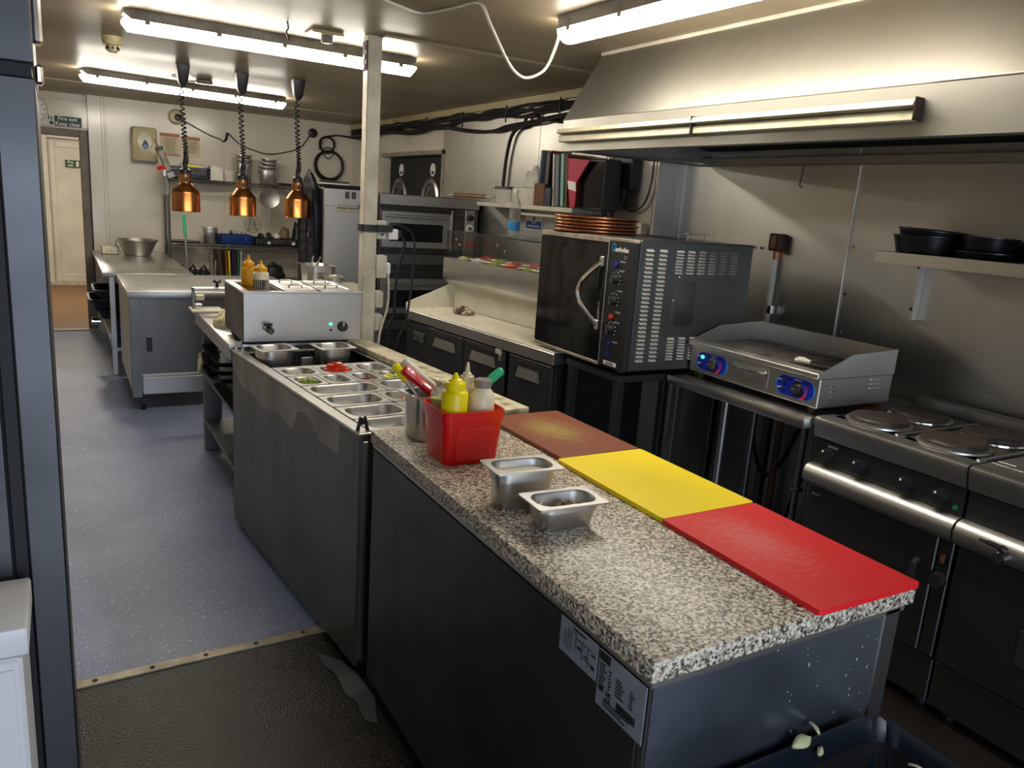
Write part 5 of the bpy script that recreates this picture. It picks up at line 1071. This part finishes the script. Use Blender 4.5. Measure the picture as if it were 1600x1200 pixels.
for k, y in enumerate((4.0, 3.97, 3.92)): tag(MB().tube([(2.9, y, 1.60), (2.93, y - .01, 1.54), (2.96, y + .01, 1.46), (3.0, y, 1.40)], .005, 5).obj('screen_cable', 'cable_black', w=False), ('thin cable below the black screen, nearest the crimson folder', 'middle one of three thin cables below the black screen', 'thin cable below the black screen, nearest the control box')[k], 'cable', 'cables below the black screen')
t = thing('water_bottle', 'empty clear water bottle with blue label on the glass cover', 'bottle', (2.45, 4.27, 1.4105))
bc = pz_(.46, .50, 1.4105)
MB().lathe([(.028, 0), (.036, .006), (.036, .03), (.034, .04), (.036, .05), (.036, .10), (.033, .11), (.036, .12), (.033, .135), (.036, .15), (.033, .165), (.035, .18), (.030, .205), (.018, .235), (.013, .25), (.013, .268)], bc, 20).obj('bottle', 'clear_plastic', t)
MB().lathe([(.0365, .035), (.037, .037), (.037, .088), (.0365, .09)], bc, 20).obj('label', 'sticker_blue', t)
MB().lathe([(.015, .262), (.015, .278), (.012, .28)], bc, 14).obj('cap', 'white_clean', t)
t.location = bc
for ch in t.children: ch.location = Vector((2.45, 4.27, 1.4105)) - bc
t = thing('notice_sign', 'small blue and white food preparation notice on the wall', 'sign', (3.01, 4.97, 1.48))
MB().box(3.008, 3.013, 4.855, 5.09, 1.43, 1.53, .001).obj('plate', 'white_print', t); MB().box(3.0065, 3.008, 4.865, 5.08, 1.437, 1.492).obj('blue_panel', 'blue_sign', t)
text('lettering', 'Food\npreparation only', .024, 'white_print', t, (3.006, 4.972, 1.472), FACE_X); MB().cyl((3.0065, 4.972, 1.511), (3.0085, 4.972, 1.511), .012, n=14).obj('symbol', 'black_print', t)
# conduit from the cable bundle
tag(MB().tube([(2.985, 5.0, 2.23), (2.985, 5.13, 2.23), (2.985, 5.155, 2.20), (2.985, 5.15, 2.165), (2.985, 5.26, 2.155), (2.985, 5.35, 2.10), (2.985, 5.40, 1.98), (2.985, 5.425, 1.83), (2.985, 5.44, 1.62)], .014, 8).obj('flexible_conduit', 'cable_black', w=False), 'black flexible conduit curving down the steel wall panel', 'conduit')
tag(MB().tube([(2.985, 5.0, 2.22), (2.98, 4.7, 2.17), (2.98, 4.35, 2.15), (2.98, 4.0, 2.17)], .010, 6).obj('loose_cable', 'cable_black', w=False), 'loose black cable running below the bundle to the hood', 'cable')
# electrics between hood end and oven
t = thing('wall_socket', 'yellowed double socket with a black plug under the hood end', 'socket', (3.0, 4.2, 1.83))
MB().box(2.985, 3.018, 4.15, 4.265, 1.785, 1.875, .003).obj('plate', 'cream_plastic', t); MB().box(2.962, 2.985, 4.215, 4.255, 1.80, 1.83, .004).obj('plug', 'black_plastic', t)
t = thing('control_box', 'grey and black electrical control box on the wall', 'control box', (3.08, 3.95, 1.8))
MB().box(2.95, 3.018, 3.80, 4.06, 1.735, 1.93, .004).obj('case', 'black_plastic', t); MB().box(2.944, 2.9505, 4.00, 4.062, 1.755, 1.93, .002).obj('front_strip', 'tube_body', t)
MB().box(2.945, 3.018, 4.0, 4.06, 1.69, 1.733, .003).obj('terminal_cover', 'tube_body', t); MB().cyl((2.943, 4.031, 1.905), (2.937, 4.031, 1.905), .016, n=14).obj('dial', 'steel', t)
for y in (3.96, 3.90): MB().cyl((2.98, y, 1.735), (2.98, y, 1.70), .014, n=10).obj('gland', 'black_plastic', t)
tag(MB().tube([(2.98, 3.90, 1.70), (2.98, 3.885, 1.64), (2.98, 3.80, 1.61), (2.985, 3.70, 1.66), (2.99, 3.66, 1.78), (2.99, 3.655, 1.90)], .006, 6).obj('looped_cable', 'cable_black', w=False), 'thin black cable looping beside the control box', 'cable')
tag(MB().tube([(2.98, 3.96, 1.70), (2.975, 3.975, 1.62), (2.96, 4.0, 1.52)], .010, 6).obj('power_cable', 'cable_black', w=False), 'thick black cable dropping from the control box', 'cable')
t = thing('socket_strip', 'white socket block with black plugs behind the oven', 'socket', (2.99, 3.85, 1.52))
MB().box(2.965, 3.018, 3.68, 4.02, 1.455, 1.545, .004).obj('block', 'white_plastic', t)
for y in (3.95, 3.86, 3.75): MB().lathe([(.032, 0), (.032, .03), (.02, .04)], n=14, mx=Matrix.Translation((2.965, y, 1.485)) @ Matrix.Rotation(-PI / 2, 4, 'Y')).obj('plug', 'black_plastic', t)
tag(MB().loft([[(2.90, 4.00, 1.46), (2.94, 4.00, 1.46), (2.94, 4.03, 1.46), (2.90, 4.03, 1.46)], [(2.90, 3.94, 1.57), (2.93, 3.94, 1.57), (2.93, 3.96, 1.57), (2.90, 3.96, 1.57)]]).obj('wall_scraper', 'white_plastic', w=False), 'pale brush stood up behind the pizza pans', 'brush')
MB().box(3.0, 3.19, 3.618, 3.626, .1, 2.3, .001).obj('steel_panel', 'steel_clad', wr)

# ================================================================== convection oven on its stand
OX0, OX1, OY0, OY1, OZ0, OZ1 = 2.03, 2.69, 2.53, 3.255, .945, 1.497
t = thing('convection_oven', 'black fronted convection oven with grey louvred side', 'oven', (2.36, 2.9, OZ0))
MB().box(OX0 + .02, OX1, OY0, OY1, OZ0, OZ1, .004).obj('case', 'oven_grey', t)
d = MB().box(OX0 - .012, OX0 + .019, 2.708, OY1, OZ0 + .012, OZ1 - .028, .006).obj('door', 'black_gloss', t)
MB().box(OX0 - .014, OX0 - .0115, 2.78, 3.20, OZ0 + .07, OZ1 - .09, .001).obj('door_window', 'black_gloss', d)
MB().box(OX0 - .014, OX0 + .019, 2.702, 2.7075, OZ0 + .012, OZ1 - .015, .001).obj('door_edge', 'steel', d)
MB().box(OX0 - .010, OX0 + .019, 2.705, OY1, OZ1 - .026, OZ1 - .004, .002).obj('top_trim', 'alu', t)
MB().box(OX0 - .008, OX0 + .019, 2.535, 2.70, OZ1 - .016, OZ1 - .002, .002).obj('top_trim', 'alu', t)
MB().box(OX0 - .012, OX0 + .019, 2.71, OY1, OZ0 - .004, OZ0 + .010, .002).obj('bottom_trim', 'alu', t)
hp = []
for i in range(9):
    a = PI * i / 8; hp.append((OX0 - .015 - .055 * math.sin(a), 2.738 + .085 * math.sin(a), 1.39 - .275 * i / 8))
hd = MB().tube(hp, .0105, 10).obj('door_handle', 'chrome', d)
for z in (1.39, 1.115): MB().box(OX0 - .024, OX0 - .011, 2.725, 2.75, z - .022, z + .022, .004).obj('handle_mount', 'steel', d)
cp = MB().box(OX0 - .010, OX0 + .019, OY0 + .004, 2.700, OZ0 - .002, OZ1 - .018, .003).obj('control_panel', 'black_plastic', t)
FX = OX0 - .0102
text('brand_lettering', 'turbofan', .028, 'white_print', cp, (FX, 2.618, 1.448), FACE_X, bold=.0006)
text('model_number', '32', .022, 'grey_label', cp, (FX, 2.588, 1.418), FACE_X)
b = MB()
for k in range(7):
    a = k * 2 * PI / 7; b.box(FX - .001, FX + .001, 2.672 + .012 * math.cos(a) - .003, 2.672 + .012 * math.cos(a) + .003, 1.455 + .014 * math.sin(a) - .004, 1.455 + .014 * math.sin(a) + .004)
b.obj('brand_emblem', 'sticker_blue', cp)
for z, m, r_ in ((1.385, 'knob_blue', .012), (1.165, 'led_red', .010), (1.045, 'knob_blue', .009), (1.005, 'knob_blue', .009)):
    MB().cyl((FX, 2.645, z), (FX - .008, 2.645, z), r_, n=14).obj('indicator', m, cp)
for z in (1.325, 1.235, 1.11):
    kb = MB().cyl((FX, 2.64, z), (FX - .022, 2.64, z), .020, .017, 18).obj('knob', 'black_plastic', cp)
    MB().box(FX - .026, FX - .020, 2.637, 2.643, z - .016, z + .016, .001).obj('knob_grip', 'steel_dull', kb)
    b = MB()
    for k in range(9):
        a = math.radians(-130 + k * 32); b.box(FX - .0006, FX + .0004, 2.64 - .031 * math.sin(a) - .0022, 2.64 - .031 * math.sin(a) + .0022, z + .031 * math.cos(a) - .0022, z + .031 * math.cos(a) + .0022)
    b.obj('scale_marks', 'white_print', cp)
for z in (1.40, 1.362, 1.278, 1.188, 1.145, 1.06): MB().box(FX - .0006, FX + .0004, 2.585, 2.622, z - .003, z + .003).obj('caption', 'grey_label', cp)
pl_ = MB().box(FX - .001, FX + .0005, 2.58, 2.67, .955, .972).obj('maker_plate', 'white_print', cp); text('maker_lettering', 'BLUE SEAL', .012, 'black_print', pl_, (FX - .0012, 2.625, .9635), FACE_X, bold=.0004)
lv = MB(); lv.loft([[(-.020, 0, -.0045), (.020, 0, -.0045), (.020, 0, .0045), (-.020, 0, .0045)], [(-.019, -.009, -.006), (.019, -.009, -.006), (.016, -.0005, .0045), (-.016, -.0005, .0045)]])
lv = lv.obj('louvre', 'louvre_metal', t, w=False)
spots = [(x, 1.457 - k * .0178) for x in (2.098, 2.170) for k in range(27)] + [(2.262 + c * .063, 1.457 - k * .0128) for c in range(6) for k in range(8)] + [(2.262 + c * .063, 1.085 - k * .0128) for c in range(3) for k in range(8)]
for i, (x, z) in enumerate(spots):
    o = lv if i == 0 else piece(lv, t, (0, 0, 0)); o.location = (x - 2.36, OY0 - .0002 - 2.9, z - OZ0)
    if i >= 54: o.scale = (.95, 1, .75)
b = MB(); b.loft([[(p[0] + 2.31, OY0 - .0006, p[1] + 1.235) for p in rr(.125, .19, .025, 4)], [(p[0] + 2.31, OY0 - .0001, p[1] + 1.235) for p in rr(.128, .193, .025, 4)]]); b.obj('access_cover', 'oven_grey', t)
for x, z in ((2.27, 1.35), (2.25, 1.25), (2.30, 1.13)): MB().cyl((x, OY0 - .003, z), (x, OY0, z), .004, n=8).obj('screw', 'chrome', t)
for x in (2.10, 2.62):
    for y in (2.66, 2.96): MB().cyl((x, y, OZ0 - .03), (x, y, OZ0), .02, n=10).obj('foot', 'black_plastic', t)
tray = None
for k in range(5):
    r_ = .200 - .004 * (k % 2); o = MB(); o.lathe([(r_ - .03, 0), (r_ - .006, .004), (r_ + .004, .003), (r_ + .010, .008), (r_ + .009, .014), (r_ + .002, .0155), (r_ - .006, .013), (r_ - .028, .004), (.01, .003)], n=40); o = o.obj('pizza_pan', 'copper_pipe', w=False); o.location = (2.30 + .004 * (k % 3), 3.215 - .004 * (k % 2), 1.4938 + k * .0158)
    tag(o, ORD[k] + ' copper brown pizza pan from the bottom of the oven-top stack', 'pizza pan', 'round pizza pans stacked on the oven')
for q_ in (bpy.data.objects['convection_oven'],):
    q_.location = (2.36 * 1.04, 2.9 * 1.04, .9188); q_.scale = (1.04,) * 3
OZ1 = 1.4935
t = thing('wire_rest', 'small chrome wire rest on top of the oven', 'wire rest', (2.6, 2.80, OZ1))
MB().tube([(2.52, 2.78, OZ1), (2.52, 2.78, OZ1 + .03), (2.68, 2.78, OZ1 + .03), (2.68, 2.78, OZ1)], .004, 5, 1).obj('hoop', 'chrome', t); MB().tube([(2.55, 2.88, OZ1), (2.55, 2.88, OZ1 + .03), (2.72, 2.88, OZ1 + .03), (2.72, 2.88, OZ1)], .004, 5, 1).obj('hoop', 'chrome', t)
t = thing('oven_stand', 'dark steel stand under the convection oven', 'stand', (2.36, 2.9, 0))
MB().box(2.14, 2.79, 2.70, 3.13, .850, .887, .004).obj('top', 'steel_black', t)
for x in (2.165, 2.765):
    for y in (2.73, 3.10): MB().box(x - .02, x + .02, y - .02, y + .02, 0, .850, .003).obj('leg', 'steel_black', t)
for y in (2.73, 3.10): MB().box(2.185, 2.745, y - .01, y + .01, .25, .28).obj('runner', 'steel_black', t)
# ================================================================== griddle table and griddle
t = thing('griddle_table', 'steel table carrying the griddle', 'table', (2.8, 2.3, 0))
MB().box(2.41, 3.185, 1.90, 2.69, .845, .888, .005, 2).obj('top', 'steel_top', t)
for x, y in ((2.46, 2.66), (3.10, 2.66), (2.95, 1.94), (3.10, 1.94)): MB().box(x - .02, x + .02, y - .02, y + .02, 0, .845, .003).obj('leg', 'steel_dull', t)
for i, (x, y, r_, m, lb) in enumerate(((2.70, 2.58, .020, 'steel', 'dark steel pipe under the griddle table, oven side'), (2.72, 2.42, .016, 'steel_dull', 'black steel pipe under the griddle table'), (2.70, 2.25, .016, 'rust', 'rusty pipe under the griddle table'), (2.68, 2.10, .013, 'steel', 'bright pipe with a clip under the griddle table'))):
    o = tag(MB().cyl((x, y, .0), (x, y, .843), r_, n=12).obj('gas_pipe', m, w=False), lb, 'pipe', 'pipes under the griddle table')
    if i == 3: MB().lathe([(.026, -.008), (.028, 0), (.026, .008)], (x, y, .50), 12).obj('pipe_clip', 'steel', o, w=False)
tag(MB().tube([(2.92, 2.62, .80), (2.90, 2.56, .55), (2.88, 2.46, .42), (2.90, 2.38, .50), (2.92, 2.30, .75)], .010, 6).obj('gas_hose', 'cable_black', w=False), 'black hose sagging behind the griddle table pipes', 'hose')
tag(MB().tube([(2.98, 2.14, .82), (2.96, 2.22, .6), (2.95, 2.32, .35), (2.98, 2.4, .02)], .009, 6).obj('gas_hose', 'cable_black', w=False), 'thin black cable slanting down under the griddle table', 'hose')
gx0, gx1, gy0, gy1 = 2.545, 2.995, 1.972, 2.705
t = thing('griddle', 'electric steel griddle with two blue control panels', 'griddle', (2.77, 2.34, .868))
MB().box(gx0, gx1, gy0, gy1, .90, 1.02, .003).obj('body', 'steel', t)
MB().box(gx0 - .022, gx0 + .05, gy0 - .003, gy1 + .003, 1.0205, 1.042, .003).obj('front_rail', 'steel', t)
MB().box(gx0 + .05, gx1 - .01, gy0 + .008, gy1 - .008, 1.0205, 1.034, .002).obj('hot_plate', 'grill', t)
rb = MB()
for k in range(16): rb.box(gx0 + .06, gx1 - .02, gy0 + .016 + k * .014, gy0 + .022 + k * .014, 1.034, 1.038)
rb.obj('ribbed_zone', 'grill', t)
gp = [(gx0 + .0, 1.021), (gx0 + .0, 1.046), (gx0 + .17, 1.112), (gx1, 1.125), (gx1, 1.021)]
MB().prism(gp, 'y', gy0 - .0035, gy0 + .002).obj('splash_guard', 'steel', t); MB().prism(gp, 'y', gy1 - .002, gy1 + .0035).obj('splash_guard', 'steel', t)
MB().box(gx1 - .004, gx1, gy0, gy1, 1.021, 1.125, .001).obj('splash_guard', 'steel', t)
for i, y in enumerate((2.565, 2.088)):
    def oval(k, x): return [(x, y + p[0], .960 + p[1]) for p in rr(.185 * k, .078 * k, .04, 6)]
    cp = MB().loft([oval(1.06, gx0 - .0015), oval(1.06, gx0 - .0002)]).obj('panel_border', 'panel_edge', t)
    cp = MB().loft([oval(1, gx0 - .003), oval(1, gx0 - .0016)]).obj('control_panel', 'panel_blue', t)
    MB().cyl((gx0 - .003, y - .015, .956), (gx0 - .007, y - .015, .956), .031, n=24).obj('dial_ring', 'chrome', cp)
    MB().cyl((gx0 - .007, y - .015, .956), (gx0 - .028, y - .012, .958), .021, .016, 20).obj('knob', 'black_plastic', cp)
    MB().cyl((gx0 - .028, y - .012, .958), (gx0 - .030, y - .012, .958), .006, n=10).obj('knob_cap', 'steel', cp)
    MB().cyl((gx0 - .003, y + .055, .978), (gx0 - .009, y + .055, .978), .008, n=12).obj('power_light', 'led_green' if i == 0 else 'black_plastic', cp)
    MB().cyl((gx0 - .003, y + .055, .944), (gx0 - .009, y + .055, .944), .007, n=12).obj('heat_light', 'black_plastic', cp)
    text('caption', 'POWER', .009, 'white_print', cp, (gx0 - .0035, y + .076, .979), FACE_X, ext=.0002); text('caption', 'HEAT', .009, 'white_print', cp, (gx0 - .0035, y + .076, .946), FACE_X, ext=.0002); text('caption', 'THERMOSTAT', .006, 'white_print', cp, (gx0 - .0035, y - .012, .992), FACE_X, ext=.0002)
    b = MB()
    for k in range(8):
        a = math.radians(-60 + k * 13); q = .0015 + .0006 * (7 - k); b.box(gx0 - .0036, gx0 - .003, y - .015 - .044 * math.cos(a) - q, y - .015 - .044 * math.cos(a) + q, .956 + .040 * math.sin(a) - q, .956 + .040 * math.sin(a) + q)
    b.obj('heat_scale', 'led_red', cp)
dr = MB().box(gx0 - .0015, gx0 - .0002, 2.23, 2.45, .925, 1.002, .0005).obj('drip_drawer', 'steel', t)
MB().tube([(gx0, 2.428, .985), (gx0 - .02, 2.425, .982), (gx0 - .02, 2.265, .982), (gx0, 2.262, .985)], .007, 8, 2).obj('drawer_handle', 'chrome', dr)
for k in range(3):
    o_ = MB().box(2.845, 2.915, gy0 - .006, gy0 - .0002, .985 + k * .018 - .022, .995 + k * .018 - .022, .003).obj('louvre', 'louvre_metal', t); MB().box(2.61, 2.64, gy0 - .004, gy0 - .0002, .985 + k * .018 - .04, .991 + k * .018 - .04, .002).obj('louvre', 'steel', t)
for x in (2.58, 2.95):
    for y in (2.02, 2.66): MB().cyl((x, y, .868), (x, y, .90), .016, n=10).obj('foot', 'black_plastic', t)
t = thing('grill_scraper', 'grill scraper with a white handle lying on the griddle', 'scraper', (2.63, 2.12, 1.042))
MB().tube([(2.615, 2.165, 1.056), (2.625, 2.14, 1.060), (2.635, 2.105, 1.056)], [.010] * 3 + [.013] * 5 + [.010], 8).obj('handle', 'white_plastic', t)
MB().prism([(2.62, 2.105), (2.655, 2.108), (2.70, 2.03), (2.65, 2.02)], 'z', 1.045, 1.049).obj('blade', 'pan_black', t)
for q_ in ('griddle', 'grill_scraper'):
    q_ = bpy.data.objects[q_]; L_ = q_.location.copy(); q_.location = (L_.x * .972, L_.y * .972, 1.6 + (L_.z - 1.6) * .972); q_.location.y -= .012; q_.scale = (.972,) * 3
t = thing('copper_lid', 'small brown round lid on the steel behind the range', 'lid', (2.86, 1.965, .8885))
MB().lathe([(.055, 0), (.058, .004), (.05, .012), (.02, .016), (.002, .016)], (2.86, 1.965, .8885), 20).obj('lid', 'copper_pipe', t)

# ================================================================== range and fryer
def nose(y0, y1, pts, name, m, t):
    MB().prism(pts, 'y', y0, y1).obj(name, m, t)
RN = [(2.56, .90), (2.462, .90), (2.450, .893), (2.448, .88), (2.462, .822), (2.475, .815), (2.56, .815)]
HN = [(2.505, .716), (2.462, .718), (2.440, .706), (2.428, .684), (2.430, .655), (2.445, .638), (2.505, .634)]
def range_unit(t, y0, y1):
    MB().box(2.50, 3.09, y0, y1, .04, .895, .003).obj('body', 'steel_black', t)
    nose(y0, y1, RN, 'top_nosing', 'steel', t)
    MB().prism([(2.475, .812), (2.50, .812), (2.50, .72), (2.478, .72)], 'y', y0 + .002, y1 - .002).obj('control_panel', 'steel_black', t)
    nose(y0, y1, HN, 'door_nosing', 'steel', t)
    MB().box(2.485, 2.5, y0, y1, .04, .20, .003).obj('kick_panel', 'steel_black', t)
t = thing('electric_range', 'dark steel electric range with four round hotplates', 'cooker', (2.78, 1.58, 0))
ry0, ry1 = 1.296, 1.885
range_unit(t, ry0, ry1)
MB().box(2.472, 2.499, 1.352, ry1 - .003, .21, .628, .004).obj('oven_door', 'steel_black', t)
cpn = MB().box(2.474, 2.499, ry0 + .003, 1.347, .21, .628, .003).obj('side_column', 'steel_black', t)
MB().box(2.468, 2.474, 1.318, 1.334, .545, .575, .002).obj('rocker_switch', 'terracotta', cpn); MB().box(2.468, 2.474, 1.300, 1.314, .545, .572, .002).obj('rocker_switch', 'black_gloss', cpn)
MB().cyl((2.474, 1.325, .485), (2.448, 1.325, .485), .027, .023, 18).obj('thermostat_knob', 'black_plastic', cpn)
hb = MB().tube([(2.472, 1.40, .52), (2.44, 1.40, .52), (2.44, 1.40, .40), (2.472, 1.40, .40)], .010, 8, 2).obj('door_handle', 'black_plastic', t)
for y in (1.82, 1.685, 1.50, 1.375):
    kb = MB().cyl((2.477, y, .762), (2.445, y, .764), .026, .023, 20).obj('knob', 'black_plastic', t); MB().cyl((2.4452, y + .004, .779), (2.4440, y + .004, .779), .0045, n=8).obj('knob_mark', 'white_print', kb)
MB().cyl((2.477, 1.322, .742), (2.470, 1.322, .742), .008, n=12).obj('power_light', 'thin_green', t)
bp_ = MB().box(2.470, 2.4745, 1.775, 1.83, .788, .810).obj('brand_plate', 'black_plastic', t); text('brand_lettering', 'Lincat', .018, 'grey_label', bp_, (2.4695, 1.8025, .799), FACE_X)
bp_ = MB().box(2.4695, 2.472, 1.815, 1.868, .588, .608).obj('brand_plate', 'black_plastic', t); text('brand_lettering', 'Lincat', .016, 'grey_label', bp_, (2.469, 1.8415, .598), FACE_X)
MB().box(3.06, 3.10, ry0, ry1, .895, .945, .003).obj('upstand', 'steel', t)
for k, (y0, y1) in enumerate(((1.605, 1.86), (1.315, 1.575))):
    MB().box(2.525, 3.02, y0, y1, .8955, .9, .001).obj('hob_tray', 'grill', t)
    MB().box(2.52, 3.03, y0 - .014, y0 - .002, .8955, .906, .002).obj('hob_rib', 'steel', t)
    for j, x in enumerate((2.615, 2.865)):
        hp_ = MB().lathe([(.100, 0), (.104, .004), (.104, .020), (.096, .027), (.03, .028), (.012, .025)], (x, (y0 + y1) / 2, .9005), 36).obj('hotplate', 'iron', t)
        MB().lathe([(.108, 0), (.118, .002), (.117, .008), (.106, .013)], (x, (y0 + y1) / 2, .9003), 36).obj('hotplate_ring', 'chrome' if j else 'steel', hp_)
for y in (1.34, 1.85):
    for x in (2.55, 3.03): MB().cyl((x, y, 0), (x, y, .04), .025, n=10).obj('foot', 'black_plastic', t)
t = thing('fryer', 'dark steel fryer with drain tap beside the range', 'fryer', (2.78, 1.0, 0))
fy0, fy1 = .69, 1.288
MB().box(2.50, 3.09, fy0, fy1, .04, .84, .003).obj('body', 'steel_black', t)
nose(fy0, fy1, RN, 'top_nosing', 'steel', t); MB().prism([(2.475, .812), (2.50, .812), (2.50, .72), (2.478, .72)], 'y', fy0 + .002, fy1 - .002).obj('control_panel', 'steel_black', t); nose(fy0, fy1, HN, 'door_nosing', 'steel', t)
b = MB(); b.box(2.56, 2.60, fy0, fy1, .84, .90, .002); b.box(3.0, 3.09, fy0, fy1, .84, .90, .002); b.box(2.60, 3.0, fy1 - .06, fy1, .84, .90, .002); b.box(2.60, 3.0, fy0, fy0 + .06, .84, .90, .002); b.obj('top_frame', 'steel', t)
MB().box(2.60, 3.0, fy0 + .06, fy1 - .06, .84, .855).obj('oil_well', 'black_gloss', t)
MB().box(3.06, 3.10, fy0, fy1, .9, .945, .003).obj('upstand', 'steel', t)
d = MB().box(2.472, 2.499, fy0 + .003, fy1 - .003, .21, .628, .004).obj('door', 'steel_black', t)
MB().box(2.468, 2.4725, .93, 1.055, .33, .45, .003).obj('door_handle', 'black_rubber', d)
MB().box(2.485, 2.5, fy0, fy1, .04, .20, .003).obj('kick_panel', 'steel_black', t)
tp = MB().cyl((2.432, 1.125, .668), (2.395, 1.125, .664), .020, .018, 16).obj('drain_tap', 'steel_dull', t)
MB().cyl((2.395, 1.125, .664), (2.392, 1.125, .664), .013, n=14).obj('tap_bore', 'black_rubber', tp); MB().tube([(2.41, 1.115, .69), (2.40, 1.14, .70), (2.40, 1.19, .70)], [.012] * 4 + [.008] * 4 + [.005], 8).obj('tap_lever', 'black_plastic', tp)
for y in (.74, 1.24):
    for x in (2.55, 3.03): MB().cyl((x, y, 0), (x, y, .04), .025, n=10).obj('foot', 'black_plastic', t)

# ================================================================== extractor hood
t = thing('extractor_hood', 'long sloping stainless extractor hood over the cooking line', 'extractor hood', (2.7, 1.6, 1.88))
HY0, HY1 = -.6, 3.42
b = MB(); b.box(2.198, 2.206, HY0, HY1, 1.876, 2.026, .001); b.obj('front_band', 'steel_hood', t)
b = MB(); b.prism([(2.198, 2.027), (2.206, 2.027), (2.412, CZ - .002), (2.404, CZ - .002)], 'y', HY0, HY1); b.obj('sloping_face', 'steel_hood', t)
EP = [(2.2065, 1.876), (3.19, 1.90), (3.19, CZ - .002), (2.412, CZ - .002), (2.2065, 2.027)]
MB().prism(EP, 'y', HY1 - .008, HY1).obj('end_panel', 'steel_hood', t); MB().prism(EP, 'y', HY0, HY0 + .008).obj('end_panel', 'steel_hood', t)
MB().box(2.2065, 2.245, HY0 + .01, HY1 - .009, 1.876, 1.881).obj('lower_lip', 'steel_hood', t)
MB().box(3.13, 3.19, HY0 + .01, HY1 - .009, 1.885, 1.925, .003).obj('rear_gutter', 'steel_hood', t)
MB().box(2.2065, 3.13, HY1 - .10, HY1 - .009, 1.878, 1.884, .001).obj('end_gutter', 'steel_dull', t)
fs = MB(); fs.prism([(2.40, 2.14), (2.41, 2.15), (3.16, 1.97), (3.15, 1.96)], 'y', HY0 + .02, HY1 - .02); fs.obj('filter_panel', 'steel_black', t)
tag(MB().tube([(3.15, 2.72, 1.885), (3.15, 2.72, 1.84), (3.155, 2.73, 1.79), (3.16, 2.715, 1.78)], .003, 5).obj('hood_wire', 'rust', w=False), 'thin bent wire hanging from the hood gutter', 'wire')
MB().cyl((2.398, HY0, CZ - .008), (2.398, HY1, CZ - .008), .010, n=8).obj('sealant_bead', 'white_plastic', bpy.data.objects['extractor_hood'])
MB().cyl((2.199, HY0, 2.027), (2.199, HY1, 2.027), .004, n=6).obj('fold_edge', 'steel', bpy.data.objects['extractor_hood'])
t = thing('hood_batten', 'grimy cream light batten fixed along the hood front', 'light fitting', (2.18, 2.45, 1.94))
for y0, y1 in ((1.50, 2.435), (2.442, 3.405)):
    MB().prism([(2.197, 1.985), (2.160, 1.978), (2.150, 1.960), (2.197, 1.950)], 'y', y0, y1).obj('cover', 'batten', t)
    MB().box(2.165, 2.197, y0, y1, 1.918, 1.948, .003).obj('gear_tray', 'batten', t)
MB().box(2.156, 2.197, 1.494, 1.4995, 1.918, 1.984, .002).obj('end_cap', 'rust', t); MB().box(2.154, 2.197, 2.4355, 2.4415, 1.916, 1.984, .001).obj('joint_clip', 'black_plastic', t)
# wall shelf with black pans
t = thing('steel_shelf', 'folded steel wall shelf holding black pans', 'shelf', (3.06, 1.6, 1.5))
MB().box(2.93, 3.19, .6, 2.09, 1.512, 1.520, .001).obj('board', 'steel_clad', t); MB().box(2.926, 2.932, .6, 2.09, 1.472, 1.520, .001).obj('front_lip', 'steel_clad', t)
for y in (2.045, .8):
    br = MB(); br.box(3.180, 3.193, y - .018, y + .018, 1.235, 1.511, .001); br.box(3.150, 3.180, y - .019, y - .015, 1.235, 1.511); br.box(2.96, 3.18, y - .018, y + .018, 1.500, 1.511); br = br.obj('bracket', 'steel', t)
    for z in (1.46, 1.28): MB().cyl((3.180, y + .004, z), (3.174, y + .004, z), .010, n=6).obj('bolt', 'black_plastic', br)
ZQ = 1.5205
GQ = 'black pans on the steel wall shelf'
def bpan(lb, y, z, r_, h, x=3.06, tilt=0):
    o = MB().lathe([(r_ * .80, 0), (r_ * .86, .004), (r_ * .98, h), (r_ * 1.03, h + .003), (r_ * 1.03, h + .007), (r_ * .96, h + .005), (r_ * .82, .008), (.01, .007)], n=32).obj('black_pan', 'pan_black', w=False); o.location = (x, y, z); o.rotation_euler = (tilt, 0, 0); tag(o, lb, 'pan', GQ)
bpan('deep black pan at the bracket end of the steel shelf', 1.955, ZQ, .13, .065, 3.055); bpan('black pan tilted inside the deep pan at the shelf end', 1.945, ZQ + .045, .125, .045, 3.055, .05)
bpan('lowest flat black pan beside the deep pan', 1.70, ZQ, .115, .020, 3.06); bpan('upper black pan of the pair beside the deep pan', 1.71, ZQ + .026, .10, .05, 3.06)
for k in range(5): bpan(('bottom', 'second', 'third', 'fourth', 'top')[k] + ' black tray of the stack at the picture edge', 1.43, ZQ + .014 * k, .125, .016, 3.06)
# isolator switch with its conduit
t = thing('isolator_switch', 'rusty isolator switch box on the steel wall', 'switch', (3.16, 2.83, 1.5))
MB().box(3.145, 3.193, 2.785, 2.872, 1.462, 1.55, .008).obj('box', 'rust', t); MB().box(3.137, 3.145, 2.815, 2.845, 1.475, 1.535, .004).obj('rocker', 'terracotta', t)
MB().cyl((3.172, 2.832, 1.462), (3.172, 2.832, 1.42), .014, n=10).obj('gland', 'copper_pipe', t)
t2_ = thing('wall_conduit', 'cream painted conduit dropping from the rusty switch', 'conduit', (3.175, 2.83, .9))
MB().cyl((3.172, 2.832, 1.42), (3.172, 2.832, .87), .016, n=12).obj('pipe', 'white_plastic', t2_); MB().lathe([(.02, -.02), (.02, .02)], (3.168, 2.81, 1.165), 10).obj('saddle', 'chrome', t2_)
